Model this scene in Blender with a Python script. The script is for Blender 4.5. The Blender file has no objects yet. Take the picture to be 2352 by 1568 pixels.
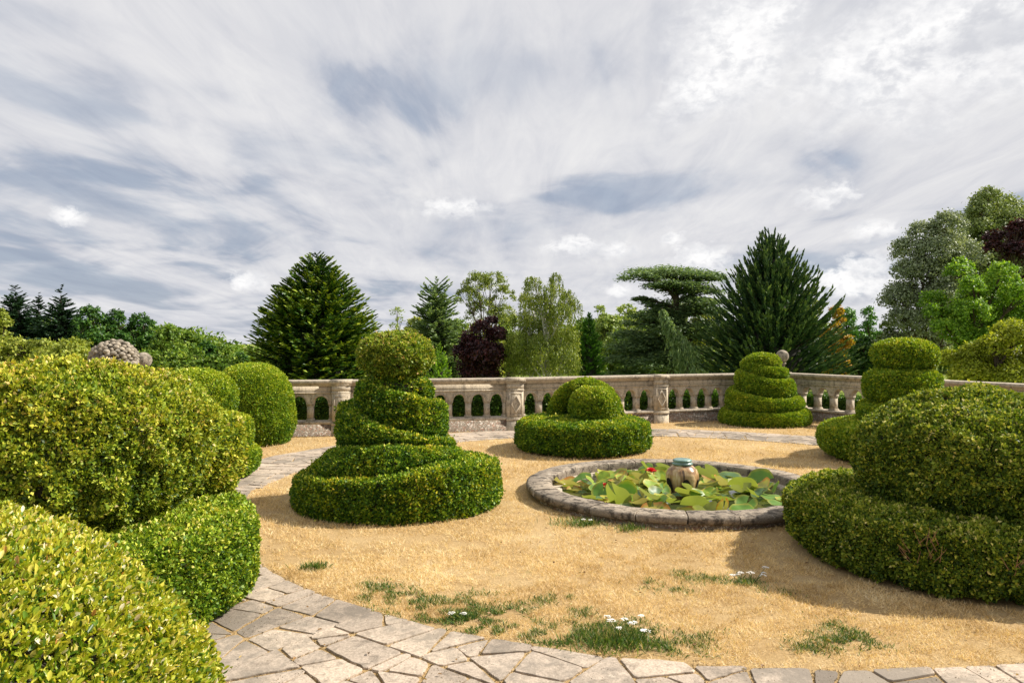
import bpy, math, random
import numpy as np
from mathutils import Vector
random.seed(7)
RG = np.random.default_rng(11)
PI = math.pi
S = bpy.context.scene
COL = S.collection
FPX, HC = 1680.0, 1.9          # focal length in units of a 2352 px wide frame, eye height
CAM = np.array([0.0, 0.0, HC])

# ------------------------------------------------------------------ helpers
def tag(o, label=None, cat=None, group=None, kind=None):
    if label: o['label'] = label
    if cat: o['category'] = cat
    if group: o['group'] = group
    if kind: o['kind'] = kind
    return o

def empty(name, loc, label=None, cat=None, group=None):
    o = bpy.data.objects.new(name, None); COL.objects.link(o)
    o.location = loc; o.empty_display_size = .2
    return tag(o, label, cat, group)

def link_mesh(name, me, mats, parent=None, world=True):
    o = bpy.data.objects.new(name, me); COL.objects.link(o)
    for m in (mats if isinstance(mats, (list, tuple)) else [mats]): me.materials.append(m)
    if parent is not None:
        o.parent = parent
        if world: o.location = [-c for c in parent.location]   # geometry given in world space
    return o

def np_mesh(name, V, F, rnd=None, smooth=False, midx=None):
    """all faces have the same number of corners"""
    V = np.asarray(V, np.float32); F = np.asarray(F, np.int32)
    me = bpy.data.meshes.new(name)
    me.vertices.add(len(V)); me.vertices.foreach_set('co', V.ravel())
    k = F.shape[1]
    me.loops.add(F.size); me.loops.foreach_set('vertex_index', F.ravel())
    me.polygons.add(len(F)); me.polygons.foreach_set('loop_start', np.arange(0, F.size, k, dtype=np.int32))
    if midx is not None: me.polygons.foreach_set('material_index', np.asarray(midx, np.int32))
    me.update(calc_edges=True)
    if rnd is not None:
        a = me.attributes.new('rnd', 'FLOAT', 'FACE'); a.data.foreach_set('value', np.asarray(rnd, np.float32))
    if smooth: me.polygons.foreach_set('use_smooth', np.ones(len(F), bool))
    return me

class MB:
    """collects quads"""
    def __init__(s): s.V = []; s.F = []; s.R = []; s.n = 0
    def add(s, V, F, rnd=0.5):
        V = np.asarray(V, float); F = np.asarray(F, int)
        s.V.append(V); s.F.append(F + s.n); s.n += len(V)
        s.R.append(np.full(len(F), rnd) if np.isscalar(rnd) else np.asarray(rnd)); return s
    def mesh(s, name, smooth=False):
        return np_mesh(name, np.concatenate(s.V), np.concatenate(s.F), np.concatenate(s.R), smooth)
    def obj(s, name, mat, parent=None, smooth=False, world=True):
        return link_mesh(name, s.mesh(name, smooth), mat, parent, world)
    def box(s, x0, x1, y0, y1, z0, z1, rnd=.5):
        V = [(x0,y0,z0),(x1,y0,z0),(x1,y1,z0),(x0,y1,z0),(x0,y0,z1),(x1,y0,z1),(x1,y1,z1),(x0,y1,z1)]
        F = [(0,3,2,1),(4,5,6,7),(0,1,5,4),(1,2,6,5),(2,3,7,6),(3,0,4,7)]
        return s.add(V, F, rnd)
    def tube(s, pts, rad, n=8, rnd=.5):
        pts = np.asarray(pts, float); rad = np.asarray(rad, float); m = len(pts)
        T = np.gradient(pts, axis=0); T /= np.linalg.norm(T, axis=1)[:, None] + 1e-9
        ref = np.where(np.abs(T[:, 2:3]) > .9, np.array([[1., 0, 0]]), np.array([[0., 0, 1]]))
        A = np.cross(T, ref); A /= np.linalg.norm(A, axis=1)[:, None] + 1e-9
        B = np.cross(T, A)
        th = np.arange(n) * 2 * PI / n
        V = pts[:, None] + rad[:, None, None] * (np.cos(th)[None, :, None] * A[:, None] + np.sin(th)[None, :, None] * B[:, None])
        F = grid_faces(m, n, True)
        return s.add(V.reshape(-1, 3), F, rnd)
    def lathe(s, prof, c, n=48, rnd=.5, wob=0):
        V, F = lathe(prof, c, n, wob); return s.add(V, F, rnd)

def grid_faces(m, n, closed):
    i = np.arange(m - 1)[:, None]; j = np.arange(n if closed else n - 1)[None, :]
    j2 = (j + 1) % n
    return np.stack([i*n + j, i*n + j2, (i+1)*n + j2, (i+1)*n + j], -1).reshape(-1, 4)

def vnoise(P, sc, seed=0):
    """smooth value noise in -1..1"""
    Q = np.asarray(P, float) / sc + seed * 17.31
    I = np.floor(Q).astype(np.int64); f = Q - I; f = f*f*(3 - 2*f)
    out = 0
    for dx in (0, 1):
        for dy in (0, 1):
            for dz in (0, 1):
                h = (I[:, 0]+dx)*374761393 + (I[:, 1]+dy)*668265263 + (I[:, 2]+dz)*2147483647 + seed*1013904223
                h = (h ^ (h >> 13)) * 1274126177; h = (h ^ (h >> 16)) & 0xffff
                w = (f[:, 0] if dx else 1-f[:, 0]) * (f[:, 1] if dy else 1-f[:, 1]) * (f[:, 2] if dz else 1-f[:, 2])
                out = out + w * (h / 32767.5 - 1)
    return out

def unit(a): return a / (np.linalg.norm(a, axis=1)[:, None] + 1e-9)

def lathe(prof, c, n=96, wob=0.0, sx=1, sy=1):
    prof = np.asarray(prof, float); th = np.arange(n) * 2*PI/n
    V = np.stack([prof[:, 0:1]*np.cos(th)*sx + c[0], prof[:, 0:1]*np.sin(th)*sy + c[1], np.repeat(prof[:, 1:2], n, 1) + c[2]], -1).reshape(-1, 3)
    if wob:
        d = V - np.array([c[0], c[1], c[2] + prof[:, 1].mean()]); d = unit(d)
        V = V + d * (vnoise(V, .45, 3)*wob + vnoise(V, .2, 5)*wob*.5)[:, None]
        V[:, 2] = np.maximum(V[:, 2], c[2] if prof[:, 1].min() >= 0 else -9)
    return V, grid_faces(len(prof), n, True)

def sup_prof(R, z0, z1, e=2.4, n=30, rin=0.0):
    """superellipse side profile, top to bottom"""
    u = np.linspace(PI/2, -PI/2, n); p = 2/e
    return np.stack([rin + (R-rin)*np.cos(u).clip(0)**p, (z0+z1)/2 + (z1-z0)/2*np.sign(np.sin(u))*np.abs(np.sin(u))**p], 1)

def ribbon(c, tH, H, tR, R, t0, t1, rin=.2, nper=80, ncs=26, e=4.0, tlast=3.0, lap=.03, corner=.065, lipdrop=.03, under=.5, batter=None):
    """a hedge band that winds down round its axis; t counts turns, 0 = left, .25 = front"""
    ts = np.linspace(t0, t1, int((t1-t0)*nper)); u = np.linspace(PI/2, -PI/2, ncs); p = 2/e
    top = np.interp(ts, tH, H); bot = np.where(ts < tlast, np.interp(ts+1, tH, H)-lap, 0.0); rr = np.interp(ts, tR, R)
    k = np.clip((ts - tlast + .35)/.35, 0, 1); bot = np.where(ts < tlast, bot*(1-k), bot)
    mid = (top+bot)/2; hf = (top-bot)/2
    # flat top, tight rounded shoulder, slightly battered side, tucked foot
    H_ = (top-bot)[:, None]; c0 = np.minimum(corner, H_*.45); Rr = rr[:, None]
    q = np.linspace(0, PI/2, 7)[None]
    r = np.concatenate([rin + (Rr-c0-rin)*np.linspace(0, 1, 8)[None, :-1], Rr-c0 + c0*np.sin(q), Rr + .018*np.sin(np.linspace(0, 1, 9)[None, 1:-1]*PI), Rr-.01-under*c0*(1-np.cos(q[:, ::2])), (Rr-.12)*np.ones((1, 1))], 1)
    z = np.concatenate([top[:, None] - lipdrop*(1-np.linspace(0, 1, 8)[None, :-1]), top[:, None]-c0 + c0*np.cos(q), top[:, None]-c0-(H_-c0-.4*c0)*np.linspace(0, 1, 9)[None, 1:-1], bot[:, None]+.4*c0*(1-np.sin(q[:, ::2])), bot[:, None]*np.ones((1, 1))], 1)
    ncs = r.shape[1]
    if batter is not None:      # sides that spread towards the foot
        bt = np.interp(ts, batter[0], batter[1])[:, None]; fr = np.clip((top[:, None]-z)/H_, 0, 1); r = np.where(np.arange(ncs)[None] >= 7, r + bt*(fr-1), r - bt*np.clip((np.arange(ncs)[None])/7, 0, 1))
    a = PI + 2*PI*ts
    V = np.stack([c[0] + r*np.cos(a)[:, None], c[1] + r*np.sin(a)[:, None], z], -1).reshape(-1, 3)
    d = V - np.array([c[0], c[1], 0]); d[:, 2] = 0; d = unit(d)
    V = V + d*(vnoise(V, .4, 8)*.014 + vnoise(V, .17, 9)*.008)[:, None]
    return V, grid_faces(len(ts), ncs, False)

def arch(c, R, r, n=40, m=20):
    """half ring standing up in the XZ plane"""
    a = np.linspace(0, PI, n); b = np.arange(m)*2*PI/m
    rr = R + r*np.cos(b)[None]*np.ones((n, 1))
    V = np.stack([c[0]+rr*np.cos(a)[:, None], c[1] + 1.3*r*np.sin(b)[None]*np.ones((n, 1)), c[2]+rr*np.sin(a)[:, None]*1.04], -1).reshape(-1, 3)
    return V, grid_faces(n, m, True)

# ------------------------------------------------------------------ materials
def newmat(name):
    m = bpy.data.materials.new(name); m.use_nodes = True; nt = m.node_tree
    for n in list(nt.nodes): nt.nodes.remove(n)
    out = nt.nodes.new('ShaderNodeOutputMaterial'); return m, nt, out

def N(nt, t, **kw):
    n = nt.nodes.new(t)
    for k, v in kw.items():
        if k == 'op': n.operation = v
        elif k.startswith('i_'): n.inputs[k[2:].replace('_', ' ')].default_value = v
        else: setattr(n, k, v)
    return n
def lk(nt, a, b): nt.links.new(a, b)
def ramp(nt, stops, src, interp='LINEAR'):
    r = nt.nodes.new('ShaderNodeValToRGB'); r.color_ramp.interpolation = interp
    e = r.color_ramp.elements
    while len(e) > 1: e.remove(e[-1])
    for i, (p, c) in enumerate(stops):
        q = e[0] if i == 0 else e.new(p)
        q.position = p; q.color = (c[0], c[1], c[2], 1) if not np.isscalar(c) else (c, c, c, 1)
    lk(nt, src, r.inputs[0]); return r.outputs[0]
def noise(nt, scale, detail=4, rough=.55, vec=None, dist=0):
    n = N(nt, 'ShaderNodeTexNoise'); n.inputs['Scale'].default_value = scale; n.inputs['Detail'].default_value = detail
    n.inputs['Roughness'].default_value = rough; n.inputs['Distortion'].default_value = dist
    if vec is not None: lk(nt, vec, n.inputs['Vector'])
    return n.outputs['Fac']
def math_(nt, op, a, b=None, clamp=False):
    n = N(nt, 'ShaderNodeMath', op=op); n.use_clamp = clamp
    for i, v in enumerate((a, b)):
        if v is None: continue
        if isinstance(v, (int, float)): n.inputs[i].default_value = v
        else: lk(nt, v, n.inputs[i])
    return n.outputs[0]
def mix(nt, fac, a, b, mode='MIX'):
    n = N(nt, 'ShaderNodeMix', data_type='RGBA', blend_type=mode)
    for s, v in ((n.inputs[0], fac), (n.inputs[6], a), (n.inputs[7], b)):
        if isinstance(v, (int, float)): s.default_value = v
        elif isinstance(v, tuple): s.default_value = (*v, 1)
        else: lk(nt, v, s)
    return n.outputs[2]

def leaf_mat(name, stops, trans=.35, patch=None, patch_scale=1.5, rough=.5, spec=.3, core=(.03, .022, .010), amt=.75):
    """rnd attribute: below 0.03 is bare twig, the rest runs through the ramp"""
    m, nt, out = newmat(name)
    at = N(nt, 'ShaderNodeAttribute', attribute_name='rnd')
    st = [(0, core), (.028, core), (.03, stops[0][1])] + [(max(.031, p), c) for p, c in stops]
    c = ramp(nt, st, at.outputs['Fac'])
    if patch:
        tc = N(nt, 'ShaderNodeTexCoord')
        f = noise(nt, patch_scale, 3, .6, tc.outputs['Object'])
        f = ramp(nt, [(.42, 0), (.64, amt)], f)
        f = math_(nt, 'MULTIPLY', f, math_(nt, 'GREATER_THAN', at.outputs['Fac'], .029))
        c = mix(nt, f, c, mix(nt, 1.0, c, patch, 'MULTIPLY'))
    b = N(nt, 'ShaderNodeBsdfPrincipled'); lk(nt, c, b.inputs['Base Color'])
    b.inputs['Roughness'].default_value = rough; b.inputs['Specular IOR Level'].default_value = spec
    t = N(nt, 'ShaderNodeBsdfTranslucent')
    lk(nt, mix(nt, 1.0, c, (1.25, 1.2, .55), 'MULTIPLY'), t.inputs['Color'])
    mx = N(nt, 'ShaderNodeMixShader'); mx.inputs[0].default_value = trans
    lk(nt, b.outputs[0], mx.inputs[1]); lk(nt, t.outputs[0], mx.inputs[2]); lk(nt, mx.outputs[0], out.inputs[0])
    return m

def simple_mat(name, col, rough=.7, spec=.3, bump=0, bscale=30, var=0, vscale=6):
    m, nt, out = newmat(name); b = N(nt, 'ShaderNodeBsdfPrincipled')
    b.inputs['Roughness'].default_value = rough; b.inputs['Specular IOR Level'].default_value = spec
    tc = N(nt, 'ShaderNodeTexCoord')
    f = noise(nt, vscale, 5, .6, tc.outputs['Object'])
    c = ramp(nt, [(.3, tuple(x*(1-var) for x in col)), (.7, tuple(min(1, x*(1+var)) for x in col))], f)
    lk(nt, c, b.inputs['Base Color'])
    if bump:
        bp = N(nt, 'ShaderNodeBump'); bp.inputs['Strength'].default_value = bump; bp.inputs['Distance'].default_value = .02
        lk(nt, noise(nt, bscale, 6, .65, tc.outputs['Object']), bp.inputs['Height']); lk(nt, bp.outputs[0], b.inputs['Normal'])
    lk(nt, b.outputs[0], out.inputs[0]); return m

def stone_mat(name, base, dark, pale, rough=.9, ds=.5, attr=False, lich=.5, old=False, rubble=False, streak=0, mt=(.52, .66)):
    m, nt, out = newmat(name); b = N(nt, 'ShaderNodeBsdfPrincipled'); b.inputs['Roughness'].default_value = rough
    b.inputs['Specular IOR Level'].default_value = .15
    tc = N(nt, 'ShaderNodeTexCoord'); v = tc.outputs['Object']
    big = noise(nt, 1.7, 4, .6, v); mid = noise(nt, 9, 6, .7, v, .4); fine = noise(nt, 60, 5, .7, v)
    c = mix(nt, ramp(nt, [(.35, 0), (.7, 1)], big), base, tuple(x*.82 for x in base))
    c = mix(nt, ramp(nt, [(mt[0], 0), (mt[1], ds)], mid), c, dark)
    c = mix(nt, ramp(nt, [(.60, 0), (.66, lich)], noise(nt, 14, 5, .75, v, .8)), c, pale)
    c = mix(nt, ramp(nt, [(.36, .5), (.6, 0)], fine), c, dark)
    if streak:
        mp = N(nt, 'ShaderNodeMapping'); mp.inputs['Scale'].default_value = (9, 9, 1.3); lk(nt, v, mp.inputs[0])
        c = mix(nt, ramp(nt, [(.50, 0), (.68, streak)], noise(nt, 1.6, 5, .65, mp.outputs[0])), c, dark)
    if rubble:   # small rough blocks with dark joints, some of them red brick
        mp = N(nt, 'ShaderNodeMapping'); mp.inputs['Scale'].default_value = (7, 7, 13); lk(nt, v, mp.inputs[0])
        vo = N(nt, 'ShaderNodeTexVoronoi'); lk(nt, mp.outputs[0], vo.inputs['Vector']); ve = N(nt, 'ShaderNodeTexVoronoi', feature='DISTANCE_TO_EDGE'); lk(nt, mp.outputs[0], ve.inputs['Vector'])
        sc_ = N(nt, 'ShaderNodeSeparateColor'); lk(nt, vo.outputs['Color'], sc_.inputs[0])
        c = mix(nt, ramp(nt, [(.0, 0), (.7, 0), (.75, .55)], sc_.outputs[0]), c, (.36, .15, .09))
        c = mix(nt, ramp(nt, [(.0, .5), (1, 0)], sc_.outputs[1]), c, (.12, .10, .08))
        c = mix(nt, ramp(nt, [(.0, .85), (.09, 0)], ve.outputs['Distance']), c, (.06, .05, .04))
        c = mix(nt, ramp(nt, [(.55, 0), (.62, .8)], noise(nt, 22, 4, .7, v, 1)), c, pale)
    if old:   # old lichen blackened flags in broad patches
        f = ramp(nt, [(.485, 0), (.575, .85)], math_(nt, 'ADD', math_(nt, 'MULTIPLY', noise(nt, .75, 3, .5, v), .6), math_(nt, 'MULTIPLY', noise(nt, 7, 6, .75, v, .5), .42)))
        c = mix(nt, f, c, (.24, .21, .175))
    if attr:
        at = N(nt, 'ShaderNodeAttribute', attribute_name='rnd')
        c = mix(nt, 1.0, c, ramp(nt, [(0, (.74, .72, .70)), (.5, (.97, .95, .93)), (1, (1.1, 1.07, 1.02))], at.outputs['Fac']), 'MULTIPLY')
    lk(nt, c, b.inputs['Base Color'])
    bp = N(nt, 'ShaderNodeBump'); bp.inputs['Strength'].default_value = .55; bp.inputs['Distance'].default_value = .012
    h = math_(nt, 'ADD', mid, math_(nt, 'MULTIPLY', fine, .5)); lk(nt, h, bp.inputs['Height']); lk(nt, bp.outputs[0], b.inputs['Normal'])
    lk(nt, b.outputs[0], out.inputs[0]); return m

M = {}
M['box_near'] = leaf_mat('golden_box_leaves', [(.03, (.03, .07, .006)), (.28, (.12, .23, .012)), (.55, (.42, .46, .03)), (.8, (.66, .60, .075)), (.95, (.78, .66, .22)), (.975, (.55, .24, .05)), (1, (.88, .80, .55))], .3, rough=.38, spec=.5)
M['box_left'] = leaf_mat('rough_box_leaves', [(.03, (.025, .06, .007)), (.28, (.12, .21, .014)), (.58, (.38, .47, .034)), (.85, (.66, .66, .10)), (.955, (.60, .46, .13)), (1, (.78, .68, .34))], .24, (1.2, .98, .9), 1.6)
M['box_tier'] = leaf_mat('clipped_box_leaves', [(.03, (.02, .06, .006)), (.35, (.10, .21, .013)), (.7, (.33, .46, .028)), (.93, (.60, .64, .09)), (1, (.72, .68, .22))], .24, (1.3, 1.05, .8), 2.2)
M['box_spiral'] = leaf_mat('green_box_leaves', [(.03, (.014, .05, .006)), (.35, (.055, .15, .011)), (.7, (.23, .38, .018)), (.93, (.52, .60, .05)), (1, (.64, .66, .14))], .24, (1.7, 1.2, .9), 2.4)
M['box_top'] = leaf_mat('scorched_box_leaves', [(.03, (.05, .11, .01)), (.35, (.15, .25, .018)), (.7, (.36, .45, .045)), (.93, (.58, .56, .12)), (1, (.6, .42, .2))], .25, (1.1, .8, .65), 5, amt=.45)
M['box_far'] = leaf_mat('pale_box_leaves', [(.03, (.03, .09, .008)), (.35, (.13, .25, .014)), (.7, (.37, .48, .028)), (.93, (.62, .64, .07)), (1, (.70, .68, .17))], .24, (1.15, 1.0, .8), 2)
M['box_right'] = leaf_mat('dark_box_leaves', [(.03, (.018, .045, .006)), (.35, (.08, .15, .012)), (.7, (.29, .36, .03)), (.92, (.58, .58, .10)), (1, (.68, .62, .25))], .22, (1.15, 1.08, .85), 1.5, rough=.6, spec=.3)
M['yew'] = leaf_mat('yew_hedge_leaves', [(.03, (.035, .09, .015)), (.7, (.08, .18, .025)), (1, (.22, .32, .04))], .25, core=(.02, .04, .01))
M['bark'] = simple_mat('bark', (.09, .07, .05), .9, .1, .6, 20, .4, 4)
M['birch_bark'] = simple_mat('birch_bark', (.5, .48, .44), .8, .1, .4, 20, .3, 3)
M['stone'] = stone_mat('balustrade_stone', (.62, .53, .40), (.15, .13, .105), (.72, .67, .56), lich=.6, ds=.8, streak=.6)
M['coping'] = stone_mat('coping_stone', (.56, .48, .37), (.12, .10, .085), (.68, .64, .55), lich=.7, ds=.95, streak=.5)
M['plinth'] = stone_mat('plinth_rubble', (.36, .30, .23), (.08, .065, .05), (.62, .57, .50), lich=.9, ds=.7, rubble=True)
M['pave'] = stone_mat('flagstone', (.57, .48, .39), (.18, .15, .12), (.78, .70, .57), attr=True, lich=.5, ds=.7, old=True, mt=(.52, .66))
M['rim'] = stone_mat('pool_rim_stone', (.40, .34, .27), (.07, .06, .05), (.70, .66, .58), lich=.9, ds=.95, attr=True, mt=(.48, .6))
M['finial'] = stone_mat('finial_stone', (.42, .36, .28), (.11, .095, .075), (.64, .60, .52), lich=.8, ds=.95, mt=(.46, .6))

# ------------------------------------------------------------------ leaf scattering
def sample(V, F, dens, cull=.3):
    A = V[F[:, 0]]; B = V[F[:, 1]]; C = V[F[:, 2]]; D = V[F[:, 3]]
    n1 = np.cross(C-A, D-B); ar = np.linalg.norm(n1, axis=1)/2 + 1e-12; n = n1/(2*ar[:, None])
    cen = (A+B+C+D)/4
    return A, B, C, D, n, ar, cen

def rhomb(P, A, Nn, L, W, fold=.25):
    B = unit(np.cross(Nn, A)); N2 = np.cross(A, B)
    L = L[:, None]; W = W[:, None]
    V = np.stack([P, P + A*L*.45 + B*W*.5 + N2*W*fold, P + A*L, P + A*L*.45 - B*W*.5 + N2*W*fold], 1).reshape(-1, 3)
    return V, np.arange(len(P)*4).reshape(-1, 4)
def ovate(P, A, Nn, L, W, fold=.2):
    B = unit(np.cross(Nn, A)); N2 = np.cross(A, B); L = L[:, None]; W = W[:, None]
    V = np.stack([P, P+A*L*.3+B*W*.42+N2*W*fold, P+A*L*.72+B*W*.40+N2*W*fold, P+A*L - N2*W*.1,
                  P+A*L*.72-B*W*.40+N2*W*fold, P+A*L*.3-B*W*.42+N2*W*fold], 1).reshape(-1, 3)
    b = np.arange(len(P))[:, None]*6
    return V, np.concatenate([b+[0, 1, 2, 3], b+[0, 3, 4, 5]], 1).reshape(-1, 4)

def hedge(name, surf, mat, parent, L=.026, dens=15000, rough=.012, clump=.07, camp=.02, big=.0, out=1, shape=rhomb, inset=.035, cull=.35, jit=.75, holes=0.0, lo=.05, hi=1.0, orient=None, sd=.24, toplit_growth=.14, spots=(), wr=(.5, .72)):
    """a clipped bush: brown twiggy core plus leaves over its whole surface"""
    V, F = surf
    A, B, C, D, n, ar, cen = sample(V, F, dens)
    ax = cen.mean(0)
    if (n*(cen-ax)*ar[:, None]).sum() < 0 and orient is None: n = -n
    if orient == 'z' and (n[:, 2]*ar).sum() < 0: n = -n
    view = unit(CAM - cen); face = (n*view).sum(1)
    w = ar*np.where(face > -.15, 1.0, cull)
    w = w*(cen[:, 2] > -.02)
    num = int(w.sum()*dens)
    fi = RG.choice(len(F), num, p=w/w.sum())
    u = RG.random((num, 1)); v = RG.random((num, 1))
    P = A[fi]*(1-u)*(1-v) + B[fi]*u*(1-v) + C[fi]*u*v + D[fi]*(1-u)*v
    nn = n[fi]
    nz = vnoise(P, clump, 1) + .6*vnoise(P, clump*.45, 2)
    bg = vnoise(P, clump*4, 4)
    if holes:
        keep = (vnoise(P, clump*2.2, 6)*.6 + vnoise(P, clump, 7)*.5 + RG.random(num)*.3) > -holes
        P, nn, nz, bg = P[keep], nn[keep], nz[keep], bg[keep]; num = len(P)
    dep = np.abs(RG.normal(0, 1, num))*rough
    stray = np.where(RG.random(num) < .012, RG.uniform(.005, .035, num), 0)   # shoots grown out since the last cut
    P = P + nn*(nz*camp + bg*big - dep + stray)[:, None]
    Ax = unit(nn*.75 + RG.normal(0, jit, (num, 3)) + np.array([0, 0, .3]))
    Nn = unit(nn*1.0 + RG.normal(0, .6, (num, 3)) + np.array([0, 0, .25]))
    l = L*RG.uniform(.5, 1.5, num); wd = l*RG.uniform(wr[0], wr[1], num)
    LV, LF = shape(P, Ax, Nn, l, wd)
    r = np.clip(RG.normal(.45, sd, num) + nz*.12 + bg*.06 + toplit_growth*(nn[:, 2]-.25), lo, hi)  # upward leaves painted yellower: sunlight put into the colour, together with new growth
    for (qx, qy, qz, qr) in spots:      # patches of scorched leaves
        hit = np.linalg.norm(P-[qx, qy, qz], axis=1)*(1+.4*vnoise(P, .05, 41)) < qr; r = np.where(hit & (RG.random(num) < .75), .955, r)
    if shape is ovate: r = np.repeat(r, 2)
    # core
    vn = np.zeros_like(V); 
    for k in range(4): np.add.at(vn, F[:, k], n*ar[:, None])
    vn = unit(vn); CV = V - vn*inset
    CV[:, 2] = np.maximum(CV[:, 2], .005) if V[:, 2].min() > -.5 else CV[:, 2]
    b = MB(); b.add(CV, F, 0.0); b.add(LV, LF, r)
    return b.obj(name, mat, parent)

def trunk(parent, x, y, z0, z1, r, name='trunk', mat='bark', lean=0):
    b = MB(); t = np.linspace(0, 1, 8)
    pts = np.stack([x + lean*t + .03*np.sin(t*5)*(z1-z0)*.3, y + 0*t, z0 + (z1-z0)*t], 1)
    b.tube(pts, r*(1-.75*t) + r*.35*np.exp(-t*14), 10)
    return b.obj(name, M[mat], parent, smooth=True)

# ------------------------------------------------------------------ TOPIARY
def P2(px, Y): return (px-1176.0)/FPX*Y

# foreground clump, lower left
def topi(x, y, label):
    return empty('box_topiary', (x, y, 0), label, 'topiary', 'clipped box topiaries of the round garden')

t = topi(-2.0, 1.85, 'sunlit golden clipped box dome filling the nearest lower left corner')
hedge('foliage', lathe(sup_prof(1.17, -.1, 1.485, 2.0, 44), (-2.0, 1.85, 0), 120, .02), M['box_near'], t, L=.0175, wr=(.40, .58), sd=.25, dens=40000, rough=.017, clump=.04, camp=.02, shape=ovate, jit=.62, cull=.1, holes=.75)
trunk(t, -1.98, 1.85, 0, .8, .08, 'stem')

# B: big ragged left one
t = topi(-3.2, 5.2, 'large ragged yellowish box topiary on a round base, behind the nearest golden dome')
hedge('base_tier', lathe(sup_prof(1.31, 0, .69, 7, 40), (-3.2, 5.2, 0), 120, .02), M['box_tier'], t, L=.024, dens=21000, rough=.02, clump=.06, camp=.022, holes=.7, inset=.05)
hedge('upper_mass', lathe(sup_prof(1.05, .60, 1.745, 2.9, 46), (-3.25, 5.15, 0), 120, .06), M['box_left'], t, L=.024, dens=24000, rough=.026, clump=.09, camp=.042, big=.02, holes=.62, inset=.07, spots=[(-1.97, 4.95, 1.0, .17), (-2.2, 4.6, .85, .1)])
hedge('side_lobe', lathe(sup_prof(.64, .60, 1.40, 3, 34), (-2.88, 5.98, 0), 90, .03), M['box_left'], t, L=.027, dens=16000, rough=.02, clump=.08, camp=.03, holes=.5, inset=.06)
trunk(t, -3.2, 5.2, 0, 1.5, .12, 'stem')

# D2: domed tiered one behind it
t = topi(-4.5, 10.3, 'smooth domed box topiary half hidden between the ragged left topiary and the egg shaped bush')
hedge('dome', lathe(sup_prof(.56, .7, 1.51, 2.3, 34), (-4.46, 10.3, 0), 90, .015), M['box_far'], t, sd=.18, toplit_growth=.22, L=.03, dens=11000, camp=.01)
hedge('middle_tier', lathe(sup_prof(.80, .33, .88, 4, 30), (-4.5, 10.3, 0), 90, .015), M['box_far'], t, sd=.18, toplit_growth=.22, L=.03, dens=11000, camp=.012)
hedge('base_tier', lathe(sup_prof(.90, 0, .46, 4, 30), (-4.5, 10.3, 0), 90, .015), M['box_far'], t, sd=.18, toplit_growth=.22, L=.03, dens=11000, camp=.012)
trunk(t, -4.5, 10.3, 0, 1.2, .08, 'stem')

# egg
t = topi(-4.86, 13.7, 'tall egg shaped clipped box bush standing against the left end of the balustrade')
pr = [(0.001, 1.49), (.22, 1.47), (.42, 1.38), (.57, 1.24), (.67, 1.05), (.73, .85), (.735, .68), (.76, .55), (.765, .38), (.72, .18), (.64, .02)]
z = np.array(pr); q = np.linspace(0, 10, 46); pr = np.stack([np.interp(q, range(11), z[:, 0]), np.interp(q, range(11), z[:, 1])], 1)
hedge('foliage', lathe(pr, (-4.86, 13.7, 0), 90, .015), M['box_far'], t, sd=.18, toplit_growth=.24, L=.032, dens=12500, camp=.008, rough=.008)
trunk(t, -4.86, 13.7, 0, 1.2, .08, 'stem')

# C: the hero spiral
cx, cy = -1.37, 8.7
t = topi(cx, cy, 'broad spiral box topiary topped by a ball, on the lawn left of the pool')
tH = [-.6, 0, .12, .25, .38, .5, .75, 1, 1.12, 1.25, 1.38, 1.5, 1.75, 2, 2.12, 2.25, 2.4, 2.5, 2.75, 3, 3.12, 3.25, 3.35, 3.43, 3.5, 3.75, 4, 5]
H =  [1.43, 1.42, 1.41, 1.34, 1.24, 1.17, 1.16, 1.18, 1.08, .92, .80, .73, .68, .62, .70, .76, .70, .62, .48, .34, .40, .46, .56, .55, .48, .44, .36, .34]
tR = [-.6, 0, .25, .5, .75, 1, 1.25, 1.5, 1.75, 2, 2.25, 2.5, 2.75, 3, 3.25, 3.5, 3.75, 4]
R =  [.40, .47, .50, .57, .62, .68, .68, .67, .74, 1.02, 1.0, .78, .95, 1.19, 1.19, 1.24, 1.22, 1.17]
kw = dict(L=.027, dens=15000, rough=.018, clump=.06, camp=.02, holes=.6, inset=.05)
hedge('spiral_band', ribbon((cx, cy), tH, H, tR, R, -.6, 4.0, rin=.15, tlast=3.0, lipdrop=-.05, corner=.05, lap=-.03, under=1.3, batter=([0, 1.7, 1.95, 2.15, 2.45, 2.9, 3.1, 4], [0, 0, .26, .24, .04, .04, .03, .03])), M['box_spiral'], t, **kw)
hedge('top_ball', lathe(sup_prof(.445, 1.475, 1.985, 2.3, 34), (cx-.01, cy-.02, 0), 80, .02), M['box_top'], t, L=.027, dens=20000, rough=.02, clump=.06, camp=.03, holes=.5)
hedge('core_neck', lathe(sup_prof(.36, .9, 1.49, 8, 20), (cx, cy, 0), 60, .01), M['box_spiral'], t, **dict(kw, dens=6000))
trunk(t, cx, cy, 0, 1.7, .09, 'stem')

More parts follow.
